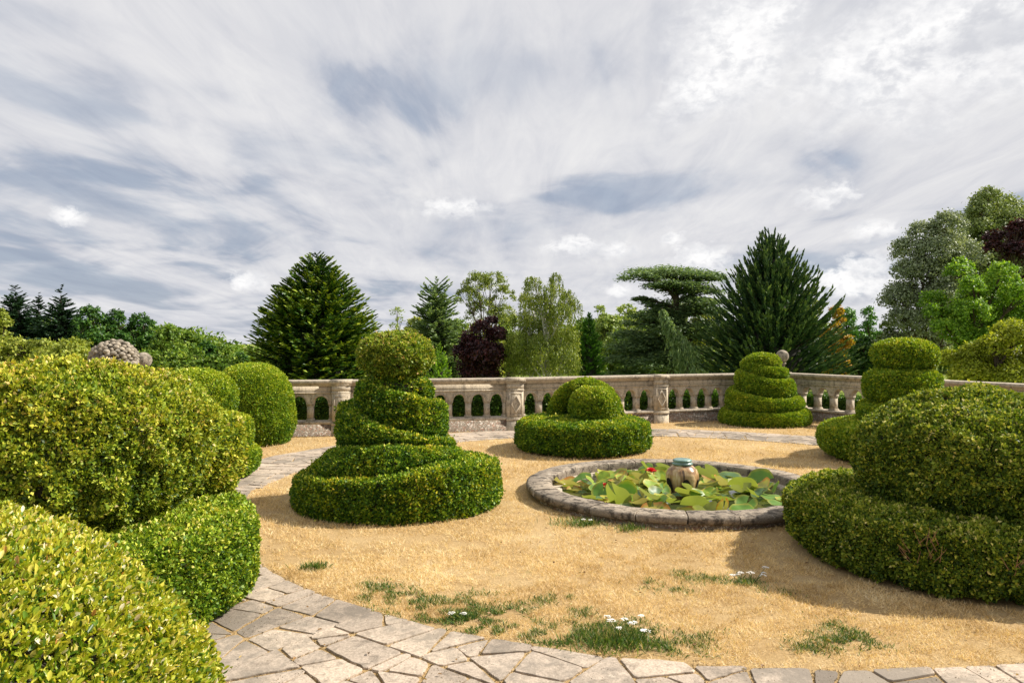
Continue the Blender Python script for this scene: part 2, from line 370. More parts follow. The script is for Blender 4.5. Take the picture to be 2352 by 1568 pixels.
# D: disc with ball and arch
cx, cy = 1.25, 12.95
t = topi(cx, cy, 'low round box disc carrying a small ball before a hedge arch, between pool and balustrade')
kw = dict(sd=.2, L=.031, dens=12500, camp=.02, clump=.08, rough=.018, holes=.7, inset=.05)
hedge('disc', lathe(sup_prof(1.18, 0, .56, 5.5, 44), (cx, cy, 0), 120, .018), M['box_spiral'], t, **kw)
hedge('ball', lathe(sup_prof(.42, .42, 1.12, 2.3, 30), (1.42, 12.7, 0), 70, .01), M['box_far'], t, **kw)
hedge('arch', arch((1.34, 13.35, .50), .57, .13), M['box_far'], t, **kw)
hedge('arch_infill', lathe(sup_prof(.55, .4, 1.15, 2.2, 24), (1.34, 13.42, 0), 60, .01, 1, .3), M['box_spiral'], t, **dict(kw, dens=6000))
trunk(t, cx, cy, 0, .6, .08, 'stem')

# E: far spiral
cx, cy = 5.83, 16.95
t = topi(cx, cy, 'far spiral box topiary like a beehive before the corner of the balustrade')
tH = [-.7, -.4, 0, .25, .5, .75, 1, 1.25, 1.5, 1.75, 2, 2.25, 2.5, 2.75, 3, 3.25, 3.5, 3.75, 4, 5]
H =  [1.60, 1.58, 1.46, 1.32, 1.28, 1.27, 1.23, 1.04, 1.02, .92, .78, .60, .62, .48, .30, .30, .38, .36, .3, .3]
tR = [-.7, -.3, 0, .5, 1, 1.5, 2, 2.5, 3, 3.5, 4]
R =  [.2, .40, .50, .52, .62, .68, .84, .88, .98, 1.0, .98]
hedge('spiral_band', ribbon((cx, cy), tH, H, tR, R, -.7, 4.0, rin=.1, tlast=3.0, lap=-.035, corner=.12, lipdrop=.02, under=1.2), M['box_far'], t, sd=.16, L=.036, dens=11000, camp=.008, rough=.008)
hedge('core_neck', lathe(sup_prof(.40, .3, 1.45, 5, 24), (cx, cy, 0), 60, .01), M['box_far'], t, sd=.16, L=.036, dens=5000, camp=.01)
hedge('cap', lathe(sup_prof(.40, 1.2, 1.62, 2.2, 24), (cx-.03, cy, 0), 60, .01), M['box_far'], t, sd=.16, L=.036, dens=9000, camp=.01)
trunk(t, cx, cy, 0, 1.4, .08, 'stem')

# F: tall tiered one on the right
cx, cy = 6.36, 11.85
t = topi(cx, cy, 'tall box topiary with an oval ball over a drum, behind the big dark one')
kw = dict(L=.031, dens=12000, camp=.014, clump=.06, sd=.19)
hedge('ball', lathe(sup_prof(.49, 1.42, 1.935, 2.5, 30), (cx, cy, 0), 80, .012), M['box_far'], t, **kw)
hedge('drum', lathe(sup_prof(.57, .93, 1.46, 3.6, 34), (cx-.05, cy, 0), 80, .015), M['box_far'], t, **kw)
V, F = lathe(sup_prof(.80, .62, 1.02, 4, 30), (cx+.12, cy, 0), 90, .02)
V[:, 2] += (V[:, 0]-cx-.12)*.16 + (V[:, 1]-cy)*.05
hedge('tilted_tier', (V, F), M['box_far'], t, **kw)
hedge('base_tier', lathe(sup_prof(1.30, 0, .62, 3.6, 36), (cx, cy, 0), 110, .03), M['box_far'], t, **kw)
trunk(t, cx, cy, 0, 1.6, .09, 'stem')

# G: big near right one
cx, cy = 4.05, 6.55
t = topi(cx, cy, 'large dark box topiary of a bulging dome on a wide base, nearest at right')
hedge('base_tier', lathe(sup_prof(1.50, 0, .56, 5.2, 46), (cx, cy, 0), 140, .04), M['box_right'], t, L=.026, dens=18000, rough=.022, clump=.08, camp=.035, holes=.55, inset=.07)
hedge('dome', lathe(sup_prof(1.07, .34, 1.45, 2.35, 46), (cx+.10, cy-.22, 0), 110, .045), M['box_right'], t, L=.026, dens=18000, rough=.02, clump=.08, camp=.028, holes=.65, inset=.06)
trunk(t, cx, cy, 0, 1.2, .12, 'stem')
# bare twigs showing in the base
b = MB()
for k in range(26):
    a = PI*1.27 + random.uniform(-.09, .09) + (0.42 if k > 16 else 0); r0 = 1.50
    p0 = np.array([cx + r0*math.cos(a), cy + r0*math.sin(a), random.uniform(.22, .42)])
    d = np.array([random.uniform(-.5, .5) + .35*math.cos(a), random.uniform(-.3, .3) + .35*math.sin(a), random.uniform(.3, 1)]); d /= np.linalg.norm(d)
    l = random.uniform(.08, .16); tt = np.linspace(0, 1, 4)[:, None]
    b.tube(p0 + d*l*tt + np.array([0, 0, .02])*tt**2, [.0032, .0027, .002, .001], 5)
M['twig'] = simple_mat('dry_twig', (.30, .17, .10), .8, .1)
b.obj('twigs', M['twig'], t)

# ------------------------------------------------------------------ BALUSTRADE
PT = [(-10.9, 14.0), (-7.28, 14.45), (-3.46, 14.85), (0.03, 15.72), (3.42, 17.15), (6.78, 18.35), (8.62, 14.95), (10.35, 11.7), (12.1, 8.4)]
bal = empty('balustrade', (0.03, 15.72, 0), 'long curving pale stone balustrade of small round arches and panelled piers behind the topiaries', 'balustrade')
TH = .22; HW = 1.12
def extrude(b, prof, L0, L1):
    prof = np.array(prof, float); n = len(prof)
    V = np.concatenate([np.stack([np.full(n, x), prof[:, 0], prof[:, 1]], 1) for x in (L0, L1)])
    F = [(i, (i+1) % n, n+(i+1) % n, n+i) for i in range(n)]
    b.add(V, F)
    # end caps as a strip of quads (profile symmetric in order)
    for o, rev in ((0, 0), (n, 1)):
        for i in range(n//2 - 1):
            q = (o+i, o+i+1, o+n-2-i, o+n-1-i)
            b.add(V[list(q)] if not rev else V[list(q[::-1])], [(0, 1, 2, 3)])
    return b
def bxf(b, M3):
    for i in range(len(b.V)):
        b.V[i] = b.V[i] @ M3[0].T + M3[1]
    return b
def cop_prof(h0, h1, over):
    w = TH/2
    f = [(w, h0), (w+.012, h0), (w+.015, h0+.02), (w+over*.5, h0+.035), (w+over*.85, h0+.055), (w+over, h0+.06), (w+over, h1-.012), (w+over-.012, h1)]
    return f + [(-y, z) for y, z in f[::-1]]
def bay(a, b_):
    a = np.array([*a, 0.]); b_ = np.array([*b_, 0.]); d = b_-a; Lt = np.linalg.norm(d); d /= Lt
    nrm = np.array([-d[1], d[0], 0]); R3 = np.stack([d, nrm, [0, 0, 1]], 1); T = (R3, a)
    pw = .18; L0, L1 = pw, Lt-pw; n = 8; s = (L1-L0)/n; ah = s*.325; zs = .655; zt = .86; w = TH/2
    # plinth
    q = MB(); nb = 9
    q.box(L0-.02, L1+.02, -w-.02, w+.02, -.25, .24)
    bxf(q, T).obj('plinth', M['plinth'], bal)
    q = MB(); extrude(q, [(w+.035, .24), (w+.035, .285), (w+.01, .30), (-w-.01, .30), (-w-.035, .285), (-w-.035, .24)], L0-.03, L1+.03)
    bxf(q, T).obj('plinth_ledge', M['coping'], bal)
    # arcade
    q = MB(); na = 14; ph = np.linspace(0, PI, na); yw = w-.03
    for k in range(n):
        c = L0 + s*(k+.5)
        arc = np.stack([c + ah*np.cos(ph), zs + ah*np.sin(ph)], 1)
        for sy in (-1, 1):
            y = sy*yw
            V = np.concatenate([np.stack([arc[:, 0], np.full(na, y), arc[:, 1]], 1), np.stack([arc[:, 0], np.full(na, y), np.full(na, zt)], 1)])
            F = [(i, i+1, na+i+1, na+i) if sy > 0 else (i, na+i, na+i+1, i+1) for i in range(na-1)]
            q.add(V, F)
            for x0, x1 in ((c-s/2, c-ah), (c+ah, c+s/2)):
                q.add([(x0, y, zs), (x1, y, zs), (x1, y, zt), (x0, y, zt)], [(0, 1, 2, 3) if sy < 0 else (3, 2, 1, 0)])
            # archivolt, two stepped rings
            for r0, r1, pr in ((ah, ah+.022, .012), (ah+.022, ah+.034, .02)):
                yo = sy*(yw+pr)
                p = [np.stack([c+r*np.cos(ph), np.full(na, yy), zs+r*np.sin(ph)], 1) for r, yy in ((r0, y), (r0, yo), (r1, yo), (r1, y))]
                q.add(np.concatenate(p), np.concatenate([[(m*na+i, m*na+i+1, (m+1)*na+i+1, (m+1)*na+i) for i in range(na-1)] for m in range(3)]))
            # small sunk spandrel triangle as a raised fillet
            for xx in (c-s/2,):
                q.box(xx-.035, xx+.035, *(sorted((y, sy*(yw+.008)))), zt-.055, zt-.045)
        q.add(np.concatenate([np.stack([arc[:, 0], np.full(na, -yw), arc[:, 1]], 1), np.stack([arc[:, 0], np.full(na, yw), arc[:, 1]], 1)]), [(i, na+i, na+i+1, i+1) for i in range(na-1)])
        for x0, x1 in ((c-s/2, c-ah), (c+ah, c+s/2)):
            q.add([(x0, -yw, zs), (x1, -yw, zs), (x1, yw, zs), (x0, yw, zs)], [(3, 2, 1, 0)])
    bxf(q, T).obj('arcade', M['stone'], bal)
    # columns
    for k in range(n+1):
        c = L0 + s*k; hw = s*.5 - ah - .012
        q = MB(); x0, x1 = c-hw, c+hw
        if k == 0: x0 = c-.005
        if k == n: x1 = c+.005
        g = .012; cw = min(.07, hw)
        q.box(x0-g, x1+g, -cw-.028, cw+.028, .30, .325); q.box(x0-g*.5, x1+g*.5, -cw-.014, cw+.014, .325, .343)
        q.box(x0+.004, x1-.004, -cw, cw, .343, .598)
        q.box(x0-g*.4, x1+g*.4, -cw-.01, cw+.01, .598, .612); q.box(x0, x1, -cw-.004, cw+.004, .612, .628)
        q.box(x0-g, x1+g, -cw-.024, cw+.024, .628, zs+.001)
        o = bxf(q, T).obj('column', M['stone'], bal)
    # frieze + coping
    q = MB(); q.box(L0-.01, L1+.01, -w+.02, w-.02, zt+.001, 1.001); q.box(L0-.01, L1+.01, -w+.005, w-.005, zt-.002, zt+.022)
    bxf(q, T).obj('frieze', M['stone'], bal)
    q = MB(); extrude(q, cop_prof(1.0, HW, .07), L0-.015, L1+.015); bxf(q, T).obj('coping', M['coping'], bal)

def pier(p, ang, ball=False):
    c, s_ = math.cos(ang), math.sin(ang); R3 = np.array([[c, -s_, 0], [s_, c, 0], [0, 0, 1.]]); T = (R3, np.array([*p, 0.]))
    q = MB(); w = .18; t = .15
    q.box(-w, w, -t, t, .26, .905); q.box(-w-.014, w+.014, -t-.014, t+.014, -.25, .222); q.box(-w-.024, w+.024, -t-.024, t+.024, .222, .262)
    q.box(-w-.004, w+.004, -t-.004, t+.004, .90, 1.0)
    for z0, z1, o in ((.262, .285, .018), (.86, .875, .012)): q.box(-w-o, w+o, -t-o, t+o, z0, z1)
    for k, o in ((0, .010), (1, .022), (2, .037)):
        q.box(-w-o, w+o, -t-o, t+o, (1.0, 1.02, 1.045)[k], (1.02, 1.045, 1.124)[k])
    root = bxf(q, T).obj('pier', M['stone'], bal)
    # sunk panel frame and diamond, front and back
    for sy in (-1, 1):
        q = MB(); y0, y1 = sorted((sy*t, sy*(t+.012)))
        for x0, x1, z0, z1 in ((-.14, -.125, .33, .80), (.125, .14, .33, .80), (-.125, .125, .33, .345), (-.125, .125, .785, .80)):
            q.box(x0, x1, y0, y1, z0, z1)
        for ro, ri, pr in ((1.0, .80, .03), (.80, .70, .018)):
            P = []
            for r, pp in ((ro, 0), (ro, pr), (ri, pr), (ri, 0)):
                P += [(.115*r*cx_, sy*(t+pp), .565+.205*r*cz_) for cx_, cz_ in ((0, 1), (1, 0), (0, -1), (-1, 0))]
            F = [(m*4+i, m*4+(i+1) % 4, (m+1)*4+(i+1) % 4, (m+1)*4+i) for m in range(3) for i in range(4)]
            q.add(P, F)
        bxf(q, T); o = q.obj('diamond_panel', M['stone'], root); o.location = (0, 0, 0)
    if ball:
        q = MB(); pr = [(.001, 1.128), (.15, 1.128), (.15, 1.16), (.12, 1.18), (.07, 1.21), (.055, 1.25), (.065, 1.30), (.09, 1.335), (.10, 1.35), (.085, 1.375)]
        q.lathe(pr, (*p, 0), 28)
        u = np.linspace(-PI/2*.8, PI/2, 20); q.lathe([(max(.001, .158*math.cos(v)), 1.53+.158*math.sin(v)) for v in u], (*p, 0), 32)
        o = q.obj('ball_finial', M['finial'], root, smooth=True); o.location = (0, 0, 0)
for i in range(1, len(PT)-1 if True else 0):
    if i >= 1 and i < len(PT)-1: bay(PT[i], PT[i+1]) if i != len(PT)-1 else None
bay(PT[0], PT[1])
for i, p in enumerate(PT):
    a = np.array(PT[max(0, i-1)]); b = np.array(PT[min(len(PT)-1, i+1)]); d = b-a
    pier(p, math.atan2(d[1], d[0]), i in (1, 5))

# yew hedge following the wall outside
hv = []
path = np.array(PT); off = []
for i in range(len(path)):
    a = path[max(0, i-1)]; b = path[min(len(path)-1, i+1)]; d = (b-a)/np.linalg.norm(b-a); nn = np.array([-d[1], d[0]])
    off.append(path[i] + nn*1.25)
off = np.array(off); seg = np.linspace(0, len(off)-1, 160)
cl = np.stack([np.interp(seg, range(len(off)), off[:, 0]), np.interp(seg, range(len(off)), off[:, 1])], 1)
dd = np.gradient(cl, axis=0); dd /= np.linalg.norm(dd, axis=1)[:, None]; nn = np.stack([-dd[:, 1], dd[:, 0]], 1)
hz = np.interp(seg, [0, 3, 4, 5, 8], [.74, .74, .66, .52, .5])
cs = [(-.4, -.3), (-.4, .3), (-.4, .8), (-.37, .95), (-.3, 1.0), (0, 1.0), (.3, 1.0), (.4, .9), (.4, .3)]
V = np.stack([np.stack([cl[:, 0]+nn[:, 0]*o, cl[:, 1]+nn[:, 1]*o, hz*z if z > 0 else 0*hz-.3], 1) for o, z in cs], 1).reshape(-1, 3)
yw = empty('yew_hedge', (0, 17, 0), 'low dark yew hedge running just outside the balustrade, seen through its arches', 'hedge')
hedge('foliage', (V, grid_faces(160, len(cs), False)), M['yew'], yw, L=.06, dens=4200, camp=.02, rough=.02, cull=.6, orient='z')

# ------------------------------------------------------------------ stone fruit urn on a pedestal, left
ux, uy = P2(262, 11.0), 11.0
urn = empty('stone_urn', (ux, uy, 0), 'weathered stone urn heaped with carved rounded fruit, showing over the ragged left topiary', 'urn')
b = MB(); b.box(ux-.24, ux+.24, uy-.24, uy+.24, 0, .12); b.box(ux-.19, ux+.19, uy-.19, uy+.19, .12, 1.0); b.box(ux-.25, ux+.25, uy-.25, uy+.25, 1.0, 1.08)
b.obj('pedestal', M['finial'], urn)
b = MB(); b.lathe([(.001, 1.08), (.16, 1.08), (.15, 1.12), (.07, 1.17), (.08, 1.22), (.2, 1.3), (.29, 1.42), (.33, 1.55), (.34, 1.6), (.31, 1.61), (.2, 1.62), (.001, 1.63)], (ux, uy, 0), 40)
b.obj('bowl', M['finial'], urn, smooth=True)
b = MB(); k = 0
u = np.linspace(-.3, PI/2, 14); b.lathe([(max(.001, .27*math.cos(v)), 1.66+.21*math.sin(v)) for v in u], (ux, uy, 0), 32)
for i in range(150):
    z = 1-(i+.5)/95; 
    if z < -.45: break
    r = math.sqrt(max(0, 1-z*z)); a = i*2.39996
    c = np.array([ux + .30*r*math.cos(a), uy + .30*r*math.sin(a), 1.66 + .235*z]) + RG.normal(0, .006, 3)
    s = random.uniform(.036, .05); u = np.linspace(-PI/2, PI/2, 7)
    V, F = lathe([(max(.0005, s*math.cos(v)), s*.75*math.sin(v)) for v in u], (0, 0, 0), 10)
    b.add(V @ np.array([[1, 0, 0], [0, 1, 0], [0, 0, 1.0]]) + c, F)
b.obj('carved_fruit', M['finial'], urn, smooth=True)

# ------------------------------------------------------------------ POOL
pcx, pcy, pR = 2.03, 9.17, 1.85
pool = empty('lily_pool', (pcx, pcy, 0), 'raised round stone lily pool on the dry lawn, rim of weathered coping blocks', 'pool')
nst = 22; zR = .143
b = MB()
for i in range(nst):
    a0 = 2*PI*i/nst + .0035; a1 = 2*PI*(i+1)/nst - .0035; dz = random.uniform(-.004, .004); dr = random.uniform(-.006, .006); rn = random.random()
    prof = [(1.54, .02), (1.535, .09), (1.54, zR-.012), (1.553, zR), (1.68, zR+.004), (pR-.03, zR), (pR, zR-.02), (pR, .075), (pR-.02, .055), (pR-.05, .05)]
    n = 6; aa = np.linspace(a0, a1, n)
    V = np.array([[(pcx+(r+dr)*math.cos(a), pcy+(r+dr)*math.sin(a), z+dz) for r, z in prof] for a in aa])
    V += RG.normal(0, .0025, V.shape)
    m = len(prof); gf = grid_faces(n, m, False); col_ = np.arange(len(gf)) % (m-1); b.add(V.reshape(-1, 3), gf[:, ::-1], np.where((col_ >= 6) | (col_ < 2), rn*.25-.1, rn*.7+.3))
    for e in (0, n-1):
        for j in range(m//2-1):
            b.add(V[e][[j, j+1, m-2-j, m-1-j]], [(0, 1, 2, 3)], rn)
b.obj('coping', M['rim'], pool)
b = MB(); b.lathe([(pR-.06, .062), (pR-.06, -.02)], (pcx, pcy, 0), 96); b.lathe([(1.56, -.25), (1.56, .10)], (pcx, pcy, 0), 96); b.obj('plinth', M['plinth'], pool)
# pale inner ledge that shows at the left where the water has sunk
b = MB(); b.lathe([(1.56, .035), (1.40, .03), (1.39, -.2)], (pcx, pcy, 0), 96); b.obj('inner_ledge', M['coping'], pool)
mw, nt, out = newmat('pool_water'); bs = N(nt, 'ShaderNodeBsdfPrincipled'); bs.inputs['Base Color'].default_value = (.035, .045, .02, 1); bs.inputs['Roughness'].default_value = .06
tc = N(nt, 'ShaderNodeTexCoord'); bp = N(nt, 'ShaderNodeBump'); bp.inputs['Strength'].default_value = .12; bp.inputs['Distance'].default_value = .01
lk(nt, noise(nt, 9, 3, .5, tc.outputs['Object']), bp.inputs['Height']); lk(nt, bp.outputs[0], bs.inputs['Normal']); lk(nt, bs.outputs[0], out.inputs[0])
b = MB(); b.lathe([(.001, 0), (.5, 0), (1, 0), (1.405, 0)], (pcx, pcy, .012), 64)
tag(b.obj('water', mw), kind='structure')

# pads
def padmesh(seed):
    r_ = random.Random(seed); n = 26; rings = [0.0, .35, .7, 1.0]
    cup = r_.uniform(-.05, .35); fold = r_.uniform(-.1, .45); a = r_.uniform(0, PI); notch = .22
    V = []; 
    for k in range(n):
        th = notch + (2*PI-2*notch)*k/(n-1)
        for q in rings:
            rr = q*(1 + .04*math.sin(th*3+seed)); x, y = rr*math.cos(th), rr*math.sin(th)
            z = cup*q*q*.6 + fold*abs(x*math.cos(a)+y*math.sin(a))*q + .05*math.sin(th*5+seed)*q*q*q
            V.append((x, y, z))
    return np_mesh('lily_pad', V, grid_faces(n, 4, False), np.full((n-1)*3, .5), True)
def padmat(name, c, e, back):
    m, nt, out = newmat(name); tc = N(nt, 'ShaderNodeTexCoord'); v = tc.outputs['Object']
    ln = N(nt, 'ShaderNodeVectorMath', op='LENGTH'); lk(nt, v, ln.inputs[0])
    f = math_(nt, 'ADD', ln.outputs['Value'], math_(nt, 'MULTIPLY', noise(nt, 2.5, 4, .6, v), .5))
    col = mix(nt, ramp(nt, [(.25, 0), (1, 1)], noise(nt, 1.3, 2, .5, v)), c, tuple(x*.75 for x in c))
    col = mix(nt, ramp(nt, [(1.02, 0), (1.3, 1)] if False else [(.80, 0), (1.0, .9)], math_(nt, 'MULTIPLY', f, .78)), col, e)
    gm = N(nt, 'ShaderNodeNewGeometry'); col = mix(nt, gm.outputs['Backfacing'], col, back)
    b = N(nt, 'ShaderNodeBsdfPrincipled'); lk(nt, col, b.inputs['Base Color']); b.inputs['Roughness'].default_value = .46; b.inputs['Specular IOR Level'].default_value = .5
    t = N(nt, 'ShaderNodeBsdfTranslucent'); lk(nt, mix(nt, 1.0, col, (1.3, 1.3, .5), 'MULTIPLY'), t.inputs[0])
    mx = N(nt, 'ShaderNodeMixShader'); mx.inputs[0].default_value = .28; lk(nt, b.outputs[0], mx.inputs[1]); lk(nt, t.outputs[0], mx.inputs[2]); lk(nt, mx.outputs[0], out.inputs[0]); return m
pm = [padmat('lily_leaf_green', (.13, .27, .025), (.36, .34, .04), (.30, .36, .10)), padmat('lily_leaf_lime', (.27, .39, .03), (.50, .38, .04), (.34, .38, .12)),
      padmat('lily_leaf_blue_green', (.12, .22, .09), (.28, .30, .06), (.30, .34, .16)), padmat('lily_leaf_yellowing', (.45, .42, .07), (.42, .16, .03), (.42, .38, .2))]
pads = []
for k in range(14):
    me = padmesh(k*3+1); me.materials.append(pm[(0, 1, 0, 2, 1, 0, 2, 1, 3, 0, 2, 1, 0, 3)[k]]); pads.append(me)
placed = []
tries = 0
rp = random.Random(5)
while len(placed) < 125 and tries < 20000:
    tries += 1
    a = rp.uniform(0, 2*PI); r = 1.36*math.sqrt(rp.random()); x, y = r*math.cos(a), r*math.sin(a)
    if r < .26: continue
    if x < -.9 and y > .3 and rp.random() < .75: continue
    if x > .55 and y > .55 and rp.random() < .5: continue
    s = rp.uniform(.085, .185)
    if any((x-q[0])**2+(y-q[1])**2 < (.50*(s+q[2]))**2 for q in placed): continue
    placed.append((x, y, s))
for i, (x, y, s) in enumerate(placed):
    up = rp.random() < .75 and x*x+y*y < 1.65
    o = bpy.data.objects.new('lily_pad', pads[rp.randrange(14)]); COL.objects.link(o)
    o.location = (pcx+x, pcy+y, .022 + (rp.uniform(.02, .12) if up else rp.uniform(0, .02)))
    o.scale = (s, s, s*rp.uniform(.7, 1.3)); tl = .95 if up else .14
    o.rotation_euler = (rp.uniform(-tl*.5, tl), rp.uniform(-tl, tl), rp.uniform(0, 2*PI))
    tag(o, 'round notched green water lily leaf lying among others in the pool', 'lily pad', 'water lily leaves in the pool')
M['petal'] = simple_mat('lily_petal', (.75, .03, .05), .45, .4); M['sepal'] = simple_mat('lily_sepal', (.25, .05, .04), .5, .3); M['stamen'] = simple_mat('lily_stamen', (.8, .45, .05), .6)
def lily(x, y, z, s, open_, lab):
    o = empty('water_lily', (x, y, z), lab, 'flower', 'red water lilies in the pool')
    b = MB()
    for ring, (n, el, l) in enumerate(((8, .35+open_, 1), (8, .75+open_*.6, .9), (6, 1.1, .75))):
        a = np.arange(n)*2*PI/n + ring*.35
        A = np.stack([np.cos(a)*math.cos(el), np.sin(a)*math.cos(el), np.full(n, math.sin(el))], 1)
        Nn = np.stack([-np.cos(a)*math.sin(el), -np.sin(a)*math.sin(el), np.full(n, math.cos(el))], 1)
        V, F = ovate(np.zeros((n, 3)), A, Nn, np.full(n, s*l), np.full(n, s*.42), .25); b.add(V, F)
    b.obj('petals', M['petal'], o, world=False)
    b = MB(); a = np.arange(4)*PI/2; A = np.stack([np.cos(a)*.95, np.sin(a)*.95, np.full(4, .2)], 1); Nn = np.stack([-np.cos(a)*.2, -np.sin(a)*.2, np.full(4, 1.)], 1)
    V, F = ovate(np.zeros((4, 3))-[0, 0, .01], A, Nn, np.full(4, s*.9), np.full(4, s*.4)); b.add(V, F); b.obj('sepals', M['sepal'], o, world=False)
    b = MB(); b.lathe([(.001, s*.3), (s*.12, s*.25), (s*.15, .0)], (0, 0, 0), 10); b.obj('stamens', M['stamen'], o, world=False)
lily(P2(1496, 9.7), 9.72, .17, .09, -.1, 'open bright red water lily near the back of the pool, left of the fountain pot')
lily(P2(1388, 9.1), 9.1, .10, .055, .45, 'small crimson water lily bud at the left of the pool')

# fountain pot
fx, fy = P2(1567, 9.2), 9.2
pot = empty('fountain_pot', (fx, fy, 0), 'squat brown glazed fountain jar with turquoise lid in the middle of the lily pool', 'fountain')
m, nt, out = newmat('brown_glaze'); tc = N(nt, 'ShaderNodeTexCoord'); v = tc.outputs['Object']
mp = N(nt, 'ShaderNodeMapping'); mp.inputs['Scale'].default_value = (9, 9, 2.2); lk(nt, v, mp.inputs[0])
c = ramp(nt, [(.36, (.10, .06, .035)), (.47, (.32, .18, .08)), (.56, (.50, .34, .17)), (.72, (.66, .54, .38))], noise(nt, 1.0, 5, .6, mp.outputs[0], 1.2))
bs = N(nt, 'ShaderNodeBsdfPrincipled'); lk(nt, c, bs.inputs['Base Color']); bs.inputs['Roughness'].default_value = .35; lk(nt, bs.outputs[0], out.inputs[0]); M['glaze'] = m
M['teal'] = simple_mat('turquoise_glaze', (.16, .25, .22), .35, .5, .2, 20, .5, 12); M['dark'] = simple_mat('pot_opening', (.02, .016, .012), .9)
b = MB(); n = 72; prof = [(.11, .355), (.138, .335), (.175, .295), (.198, .24), (.202, .19), (.192, .13), (.172, .07), (.155, .02), (.15, -.1)]
th = np.arange(n)*2*PI/n
q = np.linspace(0, 8, 33); pz = np.interp(q, range(9), [p[1] for p in prof]); pr_ = np.interp(q, range(9), [p[0] for p in prof])
V = []
for r, z in zip(pr_, pz):
    f = 1 + .035*np.cos(th*6)*(1 if z < .30 else .3)
    V.append(np.stack([fx + r*f*np.cos(th), fy + r*f*np.sin(th), np.full(n, z)], 1))
b.add(np.concatenate(V), grid_faces(33, n, True)[:, ::-1]); b.obj('body', M['glaze'], pot, smooth=True)
b = MB(); b.lathe([(.001, .425), (.07, .43), (.10, .425), (.118, .415), (.12, .403), (.110, .396), (.110, .384), (.126, .378), (.128, .362), (.115, .352), (.10, .34)], (fx, fy, 0), 48); b.obj('lid', M['teal'], pot, smooth=True)
b = MB()
for k in range(3):
    a = PI*1.5 + (k-1)*1.15; u = np.linspace(0, PI, 9); pts = []
    o1 = [( .05*math.cos(x), .12 + .085*math.sin(x)) for x in u] 
    V = []
    for dx, z in o1 + [(-.05, .0), (.05, .0)]:
        r = float(np.interp(z, pz[::-1], pr_[::-1]))*1.045 + .003; aa = a + dx/.2
        V.append((fx + r*math.cos(aa), fy + r*math.sin(aa), z))
    b.add([V[i] for i in (10, 0, 1, 2, 3, 4, 5, 6, 7, 8, 9)], [(0, 1, 2, 3), (0, 3, 4, 5), (0, 5, 6, 7), (0, 7, 9, 10)] if False else [(0, 1, 2, 3), (0, 3, 4, 5), (0, 5, 6, 7), (0, 7, 8, 9), (0, 9, 9, 10)][:4] + [(0, 9, 10, 10)][:0])
b.obj('opening', M['dark'], pot)

# ------------------------------------------------------------------ GROUND
m, nt, out = newmat('dry_lawn'); tc = N(nt, 'ShaderNodeTexCoord'); v = tc.outputs['Object']
bs = N(nt, 'ShaderNodeBsdfPrincipled'); bs.inputs['Roughness'].default_value = .95; bs.inputs['Specular IOR Level'].default_value = .05
c = ramp(nt, [(.3, (.44, .295, .135)), (.55, (.58, .415, .21)), (.75, (.68, .52, .29))], noise(nt, 1.1, 5, .65, v))
c = mix(nt, ramp(nt, [(.42, .55), (.6, 0)], noise(nt, 55, 5, .75, v)), c, (.26, .16, .07))
c = mix(nt, ramp(nt, [(.60, 0), (.72, .55)], noise(nt, 2.6, 6, .75, v, .5)), c, (.30, .26, .09))
sx = N(nt, 'ShaderNodeSeparateXYZ'); lk(nt, v, sx.inputs[0])
far = N(nt, 'ShaderNodeVectorMath', op='DISTANCE'); lk(nt, v, far.inputs[0]); far.inputs[1].default_value = (2, 9.5, 0)
c = mix(nt, ramp(nt, [(0, 0), (1, 1)], math_(nt, 'MULTIPLY', math_(nt, 'SUBTRACT', far.outputs['Value'], 11.5), .3, True)), c, ramp(nt, [(.35, (.12, .19, .035)), (.65, (.26, .27, .07))], noise(nt, .08, 4, .6, v)))
lk(nt, c, bs.inputs['Base Color'])
bp = N(nt, 'ShaderNodeBump'); bp.inputs['Strength'].default_value = .7; bp.inputs['Distance'].default_value = .02; lk(nt, noise(nt, 80, 5, .8, v), bp.inputs['Height']); lk(nt, bp.outputs[0], bs.inputs['Normal'])
lk(nt, bs.outputs[0], out.inputs[0]); M['lawn'] = m
rad = [1.3, 2, 3, 4, 5, 6, 7, 8, 9, 10, 11, 12, 13, 14, 15, 16.5, 18, 20, 23, 30, 45, 70, 120, 250, 600, 1500]
prof = []
for r in rad:
    k = min(1, max(0, (r-12)/9)); k = k*k*(3-2*k); prof.append((r, -3.2*k))
n = 96; th = np.arange(n)*2*PI/n
V = np.array([[(2.03+r*math.cos(a), 9.17+r*math.sin(a), z) for a in th] for r, z in prof]).reshape(-1, 3)
V[:, 2] += np.where(np.hypot(V[:, 0]-2, V[:, 1]-9.2) < 11.5, vnoise(V, 1.1, 31)*.006, 0)
me = np_mesh('ground', V, grid_faces(len(prof), n, True), None, True)
tag(link_mesh('ground', me, M['lawn']), kind='structure')

